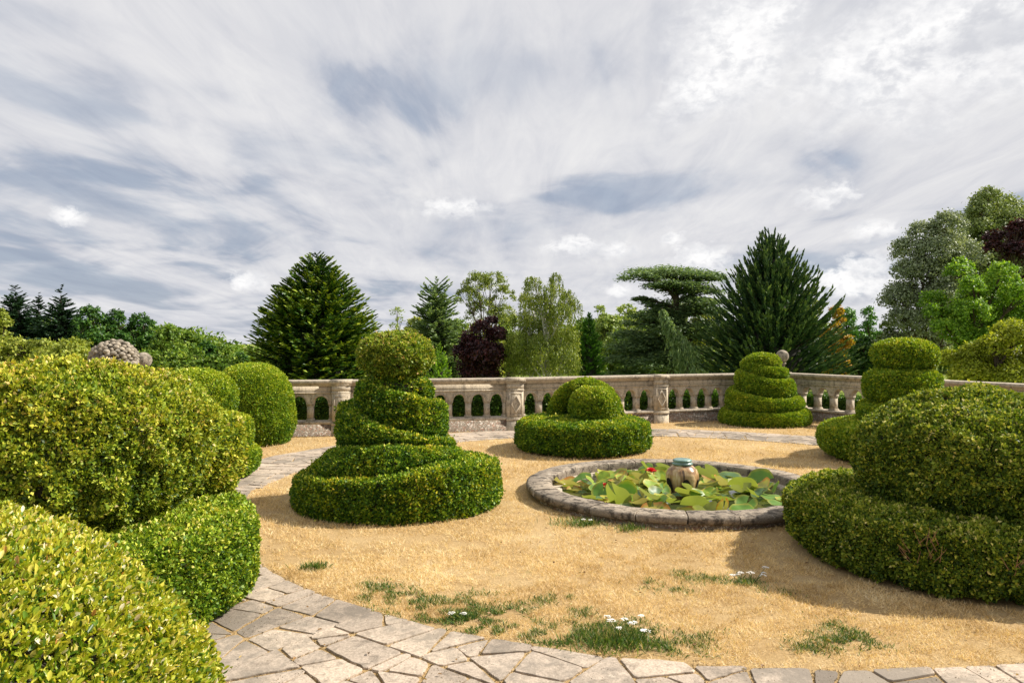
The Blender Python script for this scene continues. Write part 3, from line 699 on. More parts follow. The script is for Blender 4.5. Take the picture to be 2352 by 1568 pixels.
# crazy paving ring
CC = np.array([2.0, 9.47]); R0, R1 = 5.24, 6.5
rv = random.Random(21)
def clip(poly, nx, ny, d):
    out = []
    for i in range(len(poly)):
        a, b = poly[i], poly[(i+1) % len(poly)]; da = a[0]*nx+a[1]*ny-d; db = b[0]*nx+b[1]*ny-d
        if da <= 0: out.append(a)
        if da*db < 0:
            t = da/(da-db); out.append((a[0]+(b[0]-a[0])*t, a[1]+(b[1]-a[1])*t))
    return out
verts = []; faces = []; rn = []
def area(p):
    a = np.array(p); return abs(np.dot(a[:, 0], np.roll(a[:, 1], -1)) - np.dot(a[:, 1], np.roll(a[:, 0], -1)))/2
todo = []
ns_ = 26
for i in range(ns_):
    a0, a1 = 2*PI*i/ns_, 2*PI*(i+1)/ns_; k = 5
    inn = [((R0+rv.uniform(-.015, .03))*math.cos(a0+(a1-a0)*q/k), (R0+rv.uniform(-.015, .03))*math.sin(a0+(a1-a0)*q/k)) for q in range(k+1)]
    oo = [((R1+rv.uniform(-.03, .02))*math.cos(a0+(a1-a0)*q/k), (R1+rv.uniform(-.03, .02))*math.sin(a0+(a1-a0)*q/k)) for q in range(k, -1, -1)]
    todo.append(inn+oo)
stones = []
while todo:
    p = todo.pop(); A_ = area(p)
    if A_ < rv.uniform(.035, .19): stones.append(p); continue
    q = np.array(p); c = q.mean(0); ev, em = np.linalg.eigh(np.cov((q-c).T)); ax_ = em[:, 1]
    an = math.atan2(ax_[1], ax_[0]) + rv.uniform(-.42, .42); ext = math.sqrt(ev[1]); o = c + ax_*ext*rv.uniform(-.35, .35)
    nx, ny = math.cos(an), math.sin(an); d = o[0]*nx+o[1]*ny
    h1 = clip(p, nx, ny, d); h2 = clip(p, -nx, -ny, -d)
    if len(h1) > 2 and len(h2) > 2 and min(area(h1), area(h2)) > .012: todo += [h1, h2]
    else: stones.append(p)
for poly in stones:
    c = np.array(poly).mean(0); r = np.hypot(*c); wpos = c + CC
    if np.hypot(wpos[0]+3.2, wpos[1]-5.2) < .9: continue
    q = np.array(poly); sg = np.sign(np.dot(q[:, 0], np.roll(q[:, 1], -1)) - np.dot(q[:, 1], np.roll(q[:, 0], -1)))
    if sg < 0: q = q[::-1]
    pl_ = [tuple(v) for v in q]
    for i in range(len(q)):
        e_ = q[(i+1) % len(q)]-q[i]; le = np.hypot(*e_)
        if le < .012: continue
        nx, ny = e_[1]/le, -e_[0]/le; outer = abs(np.hypot(*q[i])-R0) < .04 or abs(np.hypot(*q[i])-R1) < .04
        tw = rv.uniform(-.05, .05); nx, ny = nx*math.cos(tw)-ny*math.sin(tw), nx*math.sin(tw)+ny*math.cos(tw)
        if le > .12: pl_ = clip(pl_, nx, ny, ((q[i]+q[(i+1) % len(q)])/2) @ [nx, ny] - rv.uniform(.004, .015))
        if len(pl_) < 3: break
    poly = pl_
    if len(poly) < 3: continue
    P = np.array(poly); e = np.linalg.norm(P-np.roll(P, 1, 0), axis=1); P = P[e > .02]
    if len(P) < 3: continue
    Q = []
    for i in range(len(P)):
        a, b = P[i], P[(i+1) % len(P)]; L_ = np.linalg.norm(b-a); cr = min(.018, L_*.2)/L_
        k = max(2, int(L_/.05))
        for t in np.linspace(cr, 1-cr, k):
            j = a+(b-a)*t; Q.append(j + RG.normal(0, .0025, 2))
    Q = np.array(Q) + CC; c = Q.mean(0); n = len(Q); base = len(verts); h = rv.uniform(.007, .014)
    tx, ty = rv.uniform(-.006, .006), rv.uniform(-.006, .006)
    for sc, z in ((1, -.01), (1, h-.004), (.985, h)):
        for q in Q:
            qq = c + (q-c)*sc; verts.append((qq[0], qq[1], z + (tx*(q[0]-c[0]) + ty*(q[1]-c[1]))*(z > 0)))
    for k in range(2):
        for i in range(n): faces.append((base+k*n+i, base+k*n+(i+1) % n, base+(k+1)*n+(i+1) % n, base+(k+1)*n+i))
    faces.append(tuple(base+2*n+i for i in range(n)))
    f_ = rv.random(); rn += [f_]*(2*n+1)
me = bpy.data.meshes.new('path'); me.from_pydata(verts, [], faces); me.update()
a = me.attributes.new('rnd', 'FLOAT', 'FACE'); a.data.foreach_set('value', np.array(rn, np.float32))
tag(link_mesh('path', me, M['pave']), kind='structure')

# ------------------------------------------------------------------ grass blades
M['straw'] = leaf_mat('straw_blades', [(.03, (.28, .17, .06)), (.2, (.50, .33, .13)), (.45, (.74, .54, .27)), (.75, (.87, .69, .40)), (1, (.90, .79, .55))], .25, spec=.1)
M['weed'] = leaf_mat('green_grass_blades', [(.03, (.03, .07, .012)), (.5, (.07, .14, .02)), (.8, (.17, .24, .04)), (.9, (.36, .32, .10)), (1, (.55, .44, .2))], .3)
circ = [(-3.2, 5.2, 1.2), (-4.5, 10.3, .85), (-4.86, 13.7, .6), (-1.37, 8.7, 1.12), (1.25, 12.95, 1.08), (5.83, 16.95, .9), (6.36, 11.85, 1.2), (4.05, 6.55, 1.48), (pcx, pcy, pR)]
def blades(P, Lr, Wr, flat, mat, name, rl=(.05, 1), seed=0, parent=None, up=.5):
    n = len(P); a = RG.uniform(0, 2*PI, n); e = RG.uniform(*flat, n)
    A = np.stack([np.cos(a)*np.cos(e), np.sin(a)*np.cos(e), np.sin(e)], 1)
    Nn = unit(RG.normal(0, .5, (n, 3)) + np.array([0, -.3, 1.]))
    V, F = rhomb(P, A, Nn, RG.uniform(*Lr, n), RG.uniform(*Wr, n), .1)
    return V, F, np.clip(RG.normal(.55, .22, n), *rl)
def in_view(P, m=.06):
    return (P[:, 1] > 3.2) & (np.abs(P[:, 0]/np.maximum(P[:, 1], .1)) < .72+m)
b = MB()
for (d0, d1, num, sc) in ((3.6, 6.5, 260000, 1.0), (6.5, 9.5, 150000, 1.35), (9.5, 13, 80000, 1.9), (13, 18.5, 50000, 2.6)):
    y = np.sqrt(RG.uniform(d0**2, d1**2, num)); x = RG.uniform(-.78, .78, num)*y; P = np.stack([x, y, np.zeros(num)], 1)
    keep = np.ones(num, bool)
    for c in circ: keep &= np.hypot(x-c[0], y-c[1]) > c[2]
    r = np.hypot(x-CC[0], y-CC[1]); onp = (r > R0+.01) & (r < R1)
    keep &= ~onp | (RG.random(num) < .0)
    keep &= (vnoise(P, .25, 12) + vnoise(P, .07, 13)*.7 + RG.random(num)*.9) > .2
    P = P[keep]
    V, F, rr = blades(P, (.026*sc**.6, .056*sc**.6), (.0015*sc, .0034*sc), (.08, 1.15), None, '')
    rr = np.clip(rr - .04 + vnoise(P, .12, 16)*.2 + vnoise(P, .4, 14)*.22 + vnoise(P, 1.4, 15)*.16, .04, 1); b.add(V, F, rr)
tag(b.obj('dry_grass', M['straw']), kind='stuff', label='short parched straw coloured grass of the round lawn', cat='grass')
# moss and straw litter in the joints
b = MB(); num = 120000; y = np.sqrt(RG.uniform(3.7**2, 8**2, num)); x = RG.uniform(-.75, .75, num)*y; r = np.hypot(x-CC[0], y-CC[1]); k = (r > R0) & (r < R1+.02)
P = np.stack([x[k], y[k], np.zeros(k.sum())], 1); V, F, rr = blades(P, (.012, .022), (.004, .007), (.0, .9), None, ''); b.add(V, F, rr*.6+.03)
M['litter'] = leaf_mat('joint_moss', [(.03, (.09, .06, .025)), (.5, (.17, .115, .045)), (.8, (.30, .22, .08)), (1, (.5, .42, .2))], .1)
tag(b.obj('joint_moss', M['litter']), kind='stuff', label='brown moss and straw in the joints of the paving', cat='moss')

# green weeds along the path edge
spots = []
def gp(px, py): 
    Y = FPX*HC/(py-784.); return P2(px, Y), Y
def blob(px, py, w, n, h=1.0):
    w *= .8; n = int(n*2.3)
    x, y = gp(px, py); spots.append((x, y, w, n, h))
for px, py, w, n in ((870,1345,.10,260),(900,1362,.12,260),(940,1372,.14,300),(850,1375,.07,160),(905,1390,.1,240),(960,1402,.15,420),(1010,1418,.14,380),(1070,1412,.12,260),
        (1090,1432,.12,300),(1030,1385,.16,240),(1120,1440,.14,420),(1170,1452,.14,380),(1240,1458,.14,420),(1290,1462,.12,340),(1330,1470,.14,420),(1150,1410,.10,170),(1200,1395,.1,130),
        (1290,1372,.07,110),(1370,1445,.14,420),(1340,1408,.08,160),(1400,1455,.15,420),(1480,1450,.13,300),(1560,1490,.12,330),(1530,1470,.1,240),(1610,1465,.1,150),
        (1480,1342,.08,170),(1545,1358,.10,150),(1570,1320,.08,120),(1600,1330,.12,170),(1640,1330,.1,170),(1900,1480,.13,260),(1940,1475,.13,240),(1960,1460,.1,170),(1850,1490,.08,120),(1920,1440,.12,130),(1210,1440,.12,260),(1080,1395,.13,190),(990,1380,.12,170),(2020,1478,.1,120),(1250,1380,.08,80),(1430,1430,.1,120),(1780,1360,.1,120),(1100,1368,.1,90)):
    blob(px, py, w, n)
Pw = np.concatenate([np.stack([RG.normal(x, w, n), RG.normal(y, w*.8, n), np.zeros(n)], 1) for x, y, w, n, h in spots])
r = np.hypot(Pw[:, 0]-CC[0], Pw[:, 1]-CC[1]); Pw = Pw[(r < R0+.03)]
Pw = Pw[vnoise(Pw, .09, 71) + .5*vnoise(Pw, .04, 72) > -.1]
b = MB(); V, F, rr = blades(Pw, (.022, .046), (.004, .008), (.2, 1.2), None, ''); b.add(V, F, rr)
tag(b.obj('weeds', M['weed']), kind='stuff', label='scattered green grass and clover growing through the dry lawn beside the path', cat='weeds')
def tuft(px, py, w, n, lab, Lr=(.05, .09)):
    x, y = gp(px, py); P = np.stack([RG.normal(x, w, n), RG.normal(y, w*.6, n), np.zeros(n)], 1)
    b = MB(); V, F, rr = blades(P, Lr, (.005, .009), (.4, 1.4), None, ''); b.add(V-[x, y, 0], F, rr)
    o = b.obj('grass_tuft', M['weed']); o.location = (x, y, 0); tag(o, lab, 'grass tuft', 'green tufts in the dry lawn')
tuft(720, 1306, .055, 220, 'single green grass tuft beside the path in front of the spiral topiary')
tuft(1330, 1205, .13, 420, 'long green tuft against the pool rim at its left front')
tuft(1445, 1218, .07, 220, 'small green tuft just before the pool rim, right of the long one')
tuft(1405, 1480, .13, 700, 'lush dark green grass clump at the path edge under the white flowers', (.05, .1))
tuft(1490, 990, .09, 120, 'tiny green tuft in the far path before the balustrade')
# fallen leaves on lawn and paving
num = 420; y = RG.uniform(3.8, 13, num); x = RG.uniform(-.7, .7, num)*y; kp = np.ones(num, bool)
for c in circ: kp &= np.hypot(x-c[0], y-c[1]) > c[2]+.05
P = np.stack([x, y, np.full(num, .02)], 1)[kp]; n = len(P); a = RG.uniform(0, 2*PI, n)
V, F = ovate(P, unit(np.stack([np.cos(a), np.sin(a), RG.uniform(-.1, .4, n)], 1)), unit(RG.normal(0, .35, (n, 3))+[0, 0, 1]), RG.uniform(.015, .038, n), RG.uniform(.010, .022, n), .3)
b = MB(); b.add(V, F, np.repeat(RG.random(n)*.9+.06, 2)); M['dead_leaf'] = leaf_mat('dead_leaves', [(.03, (.12, .06, .025)), (.5, (.30, .17, .06)), (1, (.55, .40, .16))], .15)
tag(b.obj('fallen_leaves', M['dead_leaf']), kind='stuff', label='small brown fallen leaves strewn over lawn and paving', cat='leaves')
# yarrow
M['yarrow'] = simple_mat('yarrow_flower', (.82, .80, .74), .7, .1)
def yarrow(px, py, n, w, lab, hh=.14):
    x, y = gp(px, py); o = empty('yarrow_plant', (x, y, 0), lab, 'flower', 'white yarrow in the dry lawn')
    P = np.stack([RG.normal(0, w*.8, 260), RG.normal(0, w*.5, 260), np.zeros(260)], 1)
    b = MB(); V, F, rr = blades(P, (.03, .06), (.006, .011), (.3, 1.2), None, ''); b.add(V, F, rr); b.obj('leaves', M['weed'], o, world=False)
    for k in range(n):
        bs_ = MB(); bf = MB()
        bx, by = random.gauss(0, w), random.gauss(0, w*.5); h = random.uniform(.5, 1.1)*hh; tx, ty = bx*1.3, by*1.3
        bs_.tube([(bx*.6, by*.6, 0), (bx, by, h*.6), (tx, ty, h)], [.002, .002, .0015], 5)
        m_ = 34; a = RG.uniform(0, 2*PI, m_); r = .026*np.sqrt(RG.random(m_))*random.uniform(.7, 1.2)
        C = np.stack([tx+r*np.cos(a), ty+r*np.sin(a), h + .006 - r*.25 + RG.normal(0, .0015, m_)], 1)
        A = np.stack([np.cos(a), np.sin(a), np.full(m_, .1)], 1); Nn = unit(RG.normal(0, .3, (m_, 3)) + [0, 0, 1])
        V, F = rhomb(C-A*.005, A, Nn, np.full(m_, .011), np.full(m_, .010), .1); bf.add(V, F)
        bs_.obj('stem', M['weed'], o, world=False); bf.obj('flower_head', M['yarrow'], o, world=False)
yarrow(1455, 1478, 9, .11, 'white yarrow flowering above the lush clump at the path edge')
yarrow(1710, 1340, 7, .085, 'white yarrow standing near the shadow of the big right topiary', .11)
yarrow(1350, 1206, 2, .03, 'thin pale yarrow stems against the front of the pool rim', .1)
yarrow(1060, 1420, 2, .05, 'few low yarrow heads among the weeds left of centre', .05)

# ------------------------------------------------------------------ TREES
GZ = -3.2
def LM(name, a, b_, c, trans=.3, patch=None, core=(.02, .02, .01)): return leaf_mat(name, [(.03, a), (.55, b_), (1, c)], trans, patch, .5, core=core)
TM = {
 'dark': LM('dark_broadleaf', (.015, .05, .01), (.05, .14, .018), (.16, .28, .035)),
 'mid': LM('mid_broadleaf', (.04, .09, .01), (.14, .25, .02), (.34, .42, .06)),
 'olive': LM('olive_broadleaf', (.07, .10, .012), (.26, .32, .035), (.50, .50, .09)),
 'spruce': LM('spruce_needles', (.012, .035, .016), (.03, .075, .03), (.07, .13, .05), .1),
 'fir': LM('gold_tipped_conifer', (.010, .036, .01), (.045, .12, .014), (.34, .42, .03), .15, (1.4, 1.2, .8)),
 'cypress': LM('cypress_sprays', (.014, .045, .018), (.045, .10, .035), (.19, .26, .07), .15),
 'cedar': LM('blue_cedar_needles', (.05, .10, .045), (.16, .25, .10), (.36, .46, .20), .38),
 'birch': LM('birch_leaves', (.06, .10, .015), (.21, .28, .04), (.46, .49, .10), .35),
 'purple': LM('purple_leaves', (.015, .006, .008), (.045, .014, .018), (.11, .03, .03), .25, core=(.01, .006, .006)),
 'lime': LM('lime_leaves', (.06, .15, .012), (.19, .36, .028), (.40, .55, .06), .4),
 'yellow': LM('yellow_green_leaves', (.13, .17, .01), (.30, .36, .025), (.54, .54, .06), .4),
 'orange': LM('autumn_leaves', (.20, .16, .01), (.46, .32, .02), (.62, .28, .03), .35),
 'willow': LM('grey_willow_leaves', (.10, .14, .07), (.25, .31, .17), (.44, .49, .31), .25),
 'willow2': LM('green_willow_leaves', (.09, .13, .04), (.20, .27, .08), (.36, .42, .16), .3),
 'pale': LM('pale_green_leaves', (.09, .16, .03), (.28, .38, .07), (.50, .56, .17), .35),
 'green': LM('bright_conifer', (.03, .10, .015), (.09, .24, .025), (.22, .42, .05), .2),
}
def tree_root(name, px, Y, label, cat='tree', group=None):
    return empty(name, (P2(px, Y), Y, GZ), label, cat, group)
def zof(py, Y): return HC - (py-784.)*Y/FPX

def broadleaf(px, top, w, Y, mat, label, name='broadleaf_tree', low=900, nb=9, n=15000, leaf=.16, seed=0, shape=None, sparse=0, group=None, ht=.75, hang=0, bark='bark', cl=46, cr=.25):
    """crown = sub clumps of leaves gathered round a few boughs; px values place it in the world at distance Y"""
    rg = np.random.default_rng(seed+100); X = P2(px, Y); zt = zof(top, Y); zb = max(zof(low, Y), GZ+.8); R = w/2*Y/FPX; Hh = zt-zb
    root = tree_root(name, px, Y, label, 'tree', group)
    boughs = []
    if shape: 
        for (bx, by, br) in shape: boughs.append((P2(bx, Y), Y + rg.uniform(-.5, .5)*R, zof(by, Y), br*Y/FPX, br*Y/FPX))
    else:
        for k in range(nb):
            f = (k+.5)/nb; a = k*2.4; rr = R*.55*math.sin(PI*min(1, .12+.85*f))**.7; z = zb + Hh*(.12+.76*f)
            s = R*rg.uniform(.42, .6)*(1-.35*f)
            boughs.append((X + rr*math.cos(a), Y + rr*math.sin(a), z, s, s*.85))
        boughs.append((X, Y, zt-R*.38, R*.40, R*.42)); boughs.append((X, Y, zb+Hh*.4, R*.7, Hh*.35))
    b = MB(); P = []; NN = []; AX = []
    tot = sum(q[3]**2 for q in boughs)
    for (bx, by, bz, br, bh) in boughs:
        m = max(8, int(cl*len(boughs)*br**2/tot))
        d = unit(rg.normal(0, 1, (m, 3))); d[:, 2] = np.where(d[:, 2] < -.3, -d[:, 2], d[:, 2])
        d = unit(d); c = np.array([bx, by, bz]) + d*np.array([br, br, bh])*rg.uniform(.72, 1.02, (m, 1))
        k = int(n*br**2/tot/m)+1
        for ci, di in zip(c, d):
            cc = br*cr*rg.uniform(.7, 1.3)
            q = rg.normal(0, 1, (k, 3)); q = unit(q)*np.abs(rg.normal(.75, .3, (k, 1)))*cc; q[:, 2] *= .65
            if hang: q[:, 2] = -np.abs(rg.exponential(hang, k)); q[:, :2] *= .55
            P.append(ci+q); NN.append(unit(q*1.2/cc + di*.8 + [0, 0, .5] + rg.normal(0, .5, (k, 3))))
            AX.append(unit(rg.normal(0, 1, (k, 3)) + ([0, 0, -2.2] if hang else [0, 0, -.2])))
    P = np.concatenate(P); NN = np.concatenate(NN); AX = np.concatenate(AX)
    if sparse: kp = rg.random(len(P)) > sparse; P, NN, AX = P[kp], NN[kp], AX[kp]
    l = leaf*rg.uniform(.6, 1.4, len(P)); V, F = rhomb(P, AX, NN, l, l*(.35 if hang else .62), .15)
    b.add(V, F, np.clip(rg.normal(.5, .24, len(P)) + vnoise(P, R*.35, seed)*.18, .04, 1))
    b.obj('crown', mat, root)
    # trunk with limbs
    b = MB(); r0 = max(.08, R*.09); t = np.linspace(0, 1, 8); zc = zb + Hh*ht
    b.tube(np.stack([X + np.sin(t*4)*.06*R, Y+0*t, GZ + (zc-GZ)*t], 1), r0*(1-.7*t), 8)
    for (bx, by, bz, br, bh) in boughs:
        z0 = max(GZ+.5, min(bz-.6*bh, zc)-(.25*Hh)); p0 = np.array([X, Y, z0]); p1 = np.array([bx, by, bz+bh*.5])
        tt = np.linspace(0, 1, 6)[:, None]; pm_ = p0 + (p1-p0)*tt + np.array([0, 0, -.1*Hh*.3])*np.sin(tt*PI)
        b.tube(pm_, r0*.42*(1-.8*tt[:, 0]), 6)
        for k in range(5):
            q1 = np.array([bx, by, bz]) + unit(rg.normal(0, 1, (1, 3)) + [0, 0, .4])[0]*br*.85; q0 = pm_[3]
            b.tube(q0+(q1-q0)*tt, r0*.16*(1-.8*tt[:, 0]), 5)
    b.obj('trunk', M[bark], root, smooth=True)
    return root

def conifer(px, top, w, Y, mat, label, name='conifer', pitch=(-.1, .25), curve=.35, nb=420, ns=30, spray=.35, prof=None, seed=0, core=.6, wid=.28, low=None, group=None, droop=0, gap=0, twist=.5, up_bias=.2, tops=0, sprd=.75, lenvar=.14):
    """whorled branches carrying flat sprays; prof gives radius against height"""
    rg = np.random.default_rng(seed+500); X = P2(px, Y); zt = zof(top, Y); R = w/2*Y/FPX; zb = GZ+.3 if low is None else zof(low, Y); Hh = zt-zb
    root = tree_root(name, px, Y, label, 'tree', group)
    pf = prof or [(0, 1), (.3, .9), (.6, .6), (.85, .25), (1, .02)]
    f = 1-(rg.random(nb)**.62); f = np.sort(f); rr = R*np.interp(f, [p[0] for p in pf], [p[1] for p in pf])
    a = rg.uniform(0, 2*PI, nb); el = pitch[0] + (pitch[1]-pitch[0])*f + rg.normal(0, .09, nb)
    Lb = rr*rg.uniform(1-lenvar*1.3, 1+lenvar*.8, nb)/np.maximum(.35, np.cos(el + curve*.5)) ; Lb = np.maximum(Lb, R*.06)
    s = rg.random((nb, ns))**.75                      # position along branch
    ca, sa = np.cos(a)[:, None], np.sin(a)[:, None]
    e = el[:, None] + curve*s
    hr = Lb[:, None]*s*np.cos(el[:, None] + curve*s*.5); vz = Lb[:, None]*s*np.sin(el[:, None] + curve*s*.5)
    zroot = zb + Hh*f - (Lb*np.sin(el+curve*.5))*np.clip(f, 0, 1)*up_bias*3
    side = rg.normal(0, 1, (nb, ns))*Lb[:, None]*wid*(1.02-s)*.8
    x = X + hr*ca - side*sa; y = Y + hr*sa + side*ca; z = zroot[:, None] + vz - droop*np.abs(side)
    P = np.stack([x, y, z], -1).reshape(-1, 3)
    A = np.stack([np.cos(e)*ca - np.sign(side)*sa*sprd, np.cos(e)*sa + np.sign(side)*ca*sprd, np.sin(e)], -1).reshape(-1, 3)
    A = unit(A + rg.normal(0, .18, A.shape)); Nn = unit(rg.normal(0, twist, A.shape) + [0, 0, 1] + np.stack([ca+0*s, sa+0*s, 0*s], -1).reshape(-1, 3)*.45)
    l = spray*rg.uniform(.6, 1.4, len(P))*np.repeat(np.clip(Lb/R+.35, .4, 1), ns); V, F = rhomb(P-A*l[:, None]*.4, A, Nn, l, l*.34, .2)
    b = MB()
    rv_ = np.clip(rg.normal(.30, .16, len(P)) + (s.ravel()**3)*.42, .04, 1)
    b.add(V, F, rv_)
    if core:
        zz = np.linspace(0, .80, 12); b.lathe([(max(.02, R*core*(1-.45*q)*np.interp(q, [p[0] for p in pf], [p[1] for p in pf])), zb+Hh*q-GZ) for q in zz[::-1]], (X, Y, GZ), 20, 0.0)
    b.obj('crown', mat, root)
    b = MB(); t = np.linspace(0, 1, 6); b.tube(np.stack([X+0*t, Y+0*t, GZ+(zt-GZ)*t*.97], 1), max(.1, R*.05)*np.clip(1-1.02*t, .012, 1), 8)
    for k in range(0, nb, max(1, nb//60)):
        ss = np.linspace(0, .85, 5); b.tube(np.stack([X+Lb[k]*ss*np.cos(el[k]+curve*ss*.5)*math.cos(a[k]), Y+Lb[k]*ss*np.cos(el[k]+curve*ss*.5)*math.sin(a[k]), zroot[k]+Lb[k]*ss*np.sin(el[k]+curve*ss*.5)], 1), max(.02, R*.012)*(1-.8*ss), 5)
    b.obj('trunk', M['bark'], root, smooth=True)
    return root

def plates(px, Y, mat, label, pl, trunk_top, name='cedar_tree', seed=0, leaf=.30, dens=1.0, lean=0):
    rg = np.random.default_rng(seed+900); X = P2(px, Y); root = tree_root(name, px, Y, label)
    b = MB(); t = np.linspace(0, 1, 8); zt = zof(trunk_top, Y); b.tube(np.stack([X+.25*np.sin(t*3), Y+0*t, GZ+(zt-GZ)*t], 1), .42*(1-.6*t), 10)
    c = MB()
    for (qx, qy, hw, hd, th) in pl:
        x0 = P2(qx, Y); z0 = zof(qy, Y); rx = hw*Y/FPX; ry = rx*hd; n = int(dens*340*(rx*ry)**.75)+60; y0 = Y + rg.uniform(-.6, .6)*1.5
        nc = max(5, int(rx*ry*2.6)); ac = rg.uniform(0, 2*PI, nc); rc = np.sqrt(rg.random(nc)); cx_ = x0+rx*rc*np.cos(ac); cy_ = y0+ry*rc*np.sin(ac); cz_ = z0 + .12*rx*(.5-rc**2) + rg.normal(0, th*.5, nc)
        pk = rg.integers(0, nc, n); q = rg.normal(0, 1, (n, 3))*np.array([.55, .55, .15])*min(1, rx*.45)
        P = np.stack([cx_[pk], cy_[pk], cz_[pk]], 1)+q
        P[:, 2] -= .10*np.hypot(q[:, 0], q[:, 1])
        d = P - [X, Y, z0]; d[:, 2] = 0; A = unit(unit(d)*.9 + rg.normal(0, .6, (n, 3))*[1, 1, .25]); Nn = unit(rg.normal(0, .6, (n, 3)) + [0, -.35, 1])
        l = leaf*rg.uniform(.6, 1.4, n); V, F = rhomb(P, A, Nn, l, l*.4, .2); b2 = np.clip(rg.normal(.45, .22, n), .04, 1); c.add(V, F, b2)
        s = np.linspace(0, 1, 7); p0 = np.array([X, Y, max(GZ+1, min(z0-.25*rx-.5, zt))]); p1 = np.array([x0 + (x0-X)*.25, y0, z0-.08])
        b.tube(p0 + (p1-p0)*s[:, None] + np.array([0, 0, .35])[None]*np.sin(s*PI)[:, None]*.4, .15*(1-.8*s), 6)
        for k in range(min(nc, 12)):
            p2 = np.array([cx_[k], cy_[k], cz_[k]-.08]); pm2 = p0 + (p1-p0)*.55; b.tube(pm2 + (p2-pm2)*s[:, None], .06*(1-.8*s), 5)
    c.obj('crown', mat, root); b.obj('trunk', M['bark'], root, smooth=True)
    return root

# left skyline
G1 = 'dark wood edge trees sloping down on the left'
spr = [(0, 1), (.35, .8), (.6, .55), (.8, .3), (1, .02)]
conifer(35, 646, 190, 75, TM['spruce'], 'dark spruce with blunt tip at the far left of the skyline', 'spruce_tree', (-.25, .3), .2, 620, 40, .5, spr, 1, .35, .2)
conifer(88, 672, 130, 78, TM['spruce'], 'shorter dark spruce between the two taller left ones', 'spruce_tree', (-.25, .3), .2, 480, 36, .5, spr, 2, .35, .2)
conifer(140, 653, 175, 74, TM['spruce'], 'dark spruce with a thin pointed tip, rightmost of the three left spruces', 'spruce_tree', (-.25, .35), .2, 620, 40, .5, spr, 3, .35, .2)
broadleaf(0, 712, 90, 60, TM['olive'], 'olive green rounded tree cut by the left frame edge', seed=4, n=7000, leaf=.25)
rowt = [(205, 703, 110, 72, 'dark'), (262, 712, 120, 74, 'dark'), (322, 722, 120, 76, 'dark'), (385, 748, 110, 70, 'mid'), (432, 762, 90, 72, 'mid'), (470, 786, 90, 74, 'dark'), (512, 794, 80, 76, 'mid'), (548, 812, 70, 80, 'dark')]
labs = ['dark broad tree right beside the pointed spruce', 'dark round tree second along the sloping row', 'dark tree with the flat crown above the stone urn', 'mid green tree where the sloping row drops', 'lighter mid green tree halfway down the row', 'dark low tree behind the smooth domed topiary', 'small mid green tree above the egg shaped bush', 'last and lowest dark tree beside the big dark conifer']
for i, (px, tp, w, Y, mm) in enumerate(rowt):
    broadleaf(px, tp, w, Y, TM[mm], labs[i], seed=10+i, n=9000, leaf=.26, group=G1)
broadleaf(120, 768, 330, 40, TM['olive'], 'pale feathery willow scrub behind the ragged left topiary', 'willow_shrub', low=880, nb=12, n=16000, leaf=.16, seed=30, shape=[(-20, 812, 40), (20, 815, 38), (60, 812, 36), (100, 815, 38), (140, 812, 34), (180, 815, 38), (215, 812, 34), (245, 822, 34), (90, 845, 60), (190, 845, 60), (0, 845, 60)])
broadleaf(430, 850, 200, 45, TM['mid'], 'low mid green shrubs behind the domed topiary', 'shrub', low=920, n=9000, leaf=.2, seed=31, shape=[(330, 845, 40), (390, 850, 42), (450, 860, 40), (500, 858, 40), (540, 855, 36)])
# big dark conifer
conifer(728, 578, 300, 48, TM['fir'], 'huge dense dark conifer with yellow green tips, behind the left balustrade', 'giant_conifer', (-.15, .35), .42, 1700, 52, .36,
        [(0, 1), (.18, .99), (.35, .93), (.5, .80), (.62, .66), (.75, .49), (.86, .34), (.94, .22), (1, .04)], 5, .55, .15, low=905, twist=.35)
broadleaf(912, 706, 70, 70, TM['pale'], 'thin pale little tree right of the huge conifer', seed=40, n=3500, leaf=.16, sparse=.35)
broadleaf(905, 775, 70, 60, TM['olive'], 'low olive bush at the foot of the huge conifer', 'shrub', seed=41, n=4000, leaf=.2)
conifer(1003, 634, 165, 58, TM['cedar'], 'blue green cedar with ragged spreading top, left of the bare looking tree', 'cedar_tree', (-.1, .6), .1, 620, 40, .36, [(0, 1), (.3, .98), (.5, .8), (.7, .6), (.85, .45), (.95, .3), (1, .15)], 6, .4, .2, lenvar=.25)
broadleaf(1112, 628, 135, 66, TM['birch'], 'open domed tree with fine branches, between cedar and weeping birch', seed=42, n=13000, leaf=.15, shape=[(1075, 690, 30), (1100, 660, 34), (1130, 655, 34), (1155, 680, 28), (1110, 720, 40), (1150, 730, 36)], sparse=.2, low=860, ht=.55)
broadleaf(1100, 740, 150, 62, TM['olive'], 'olive green rounded tree behind the purple bush', seed=43, n=8000, leaf=.2)
broadleaf(1105, 728, 122, 50, TM['purple'], 'dark purple leaved tree standing just beyond the balustrade', 'copper_beech', seed=44, n=14000, leaf=.19, cr=.36, cl=75, low=880, shape=[(1128, 740, 14), (1106, 758, 20), (1080, 782, 20), (1140, 772, 22), (1064, 815, 24), (1110, 820, 40), (1145, 820, 28), (1100, 855, 46)])
conifer(1010, 782, 90, 38, TM['lime'], 'small bright lime green conifer beside the ball of the spiral topiary', 'small_conifer', (.3, .9), .3, 260, 26, .16, None, 7, .45)
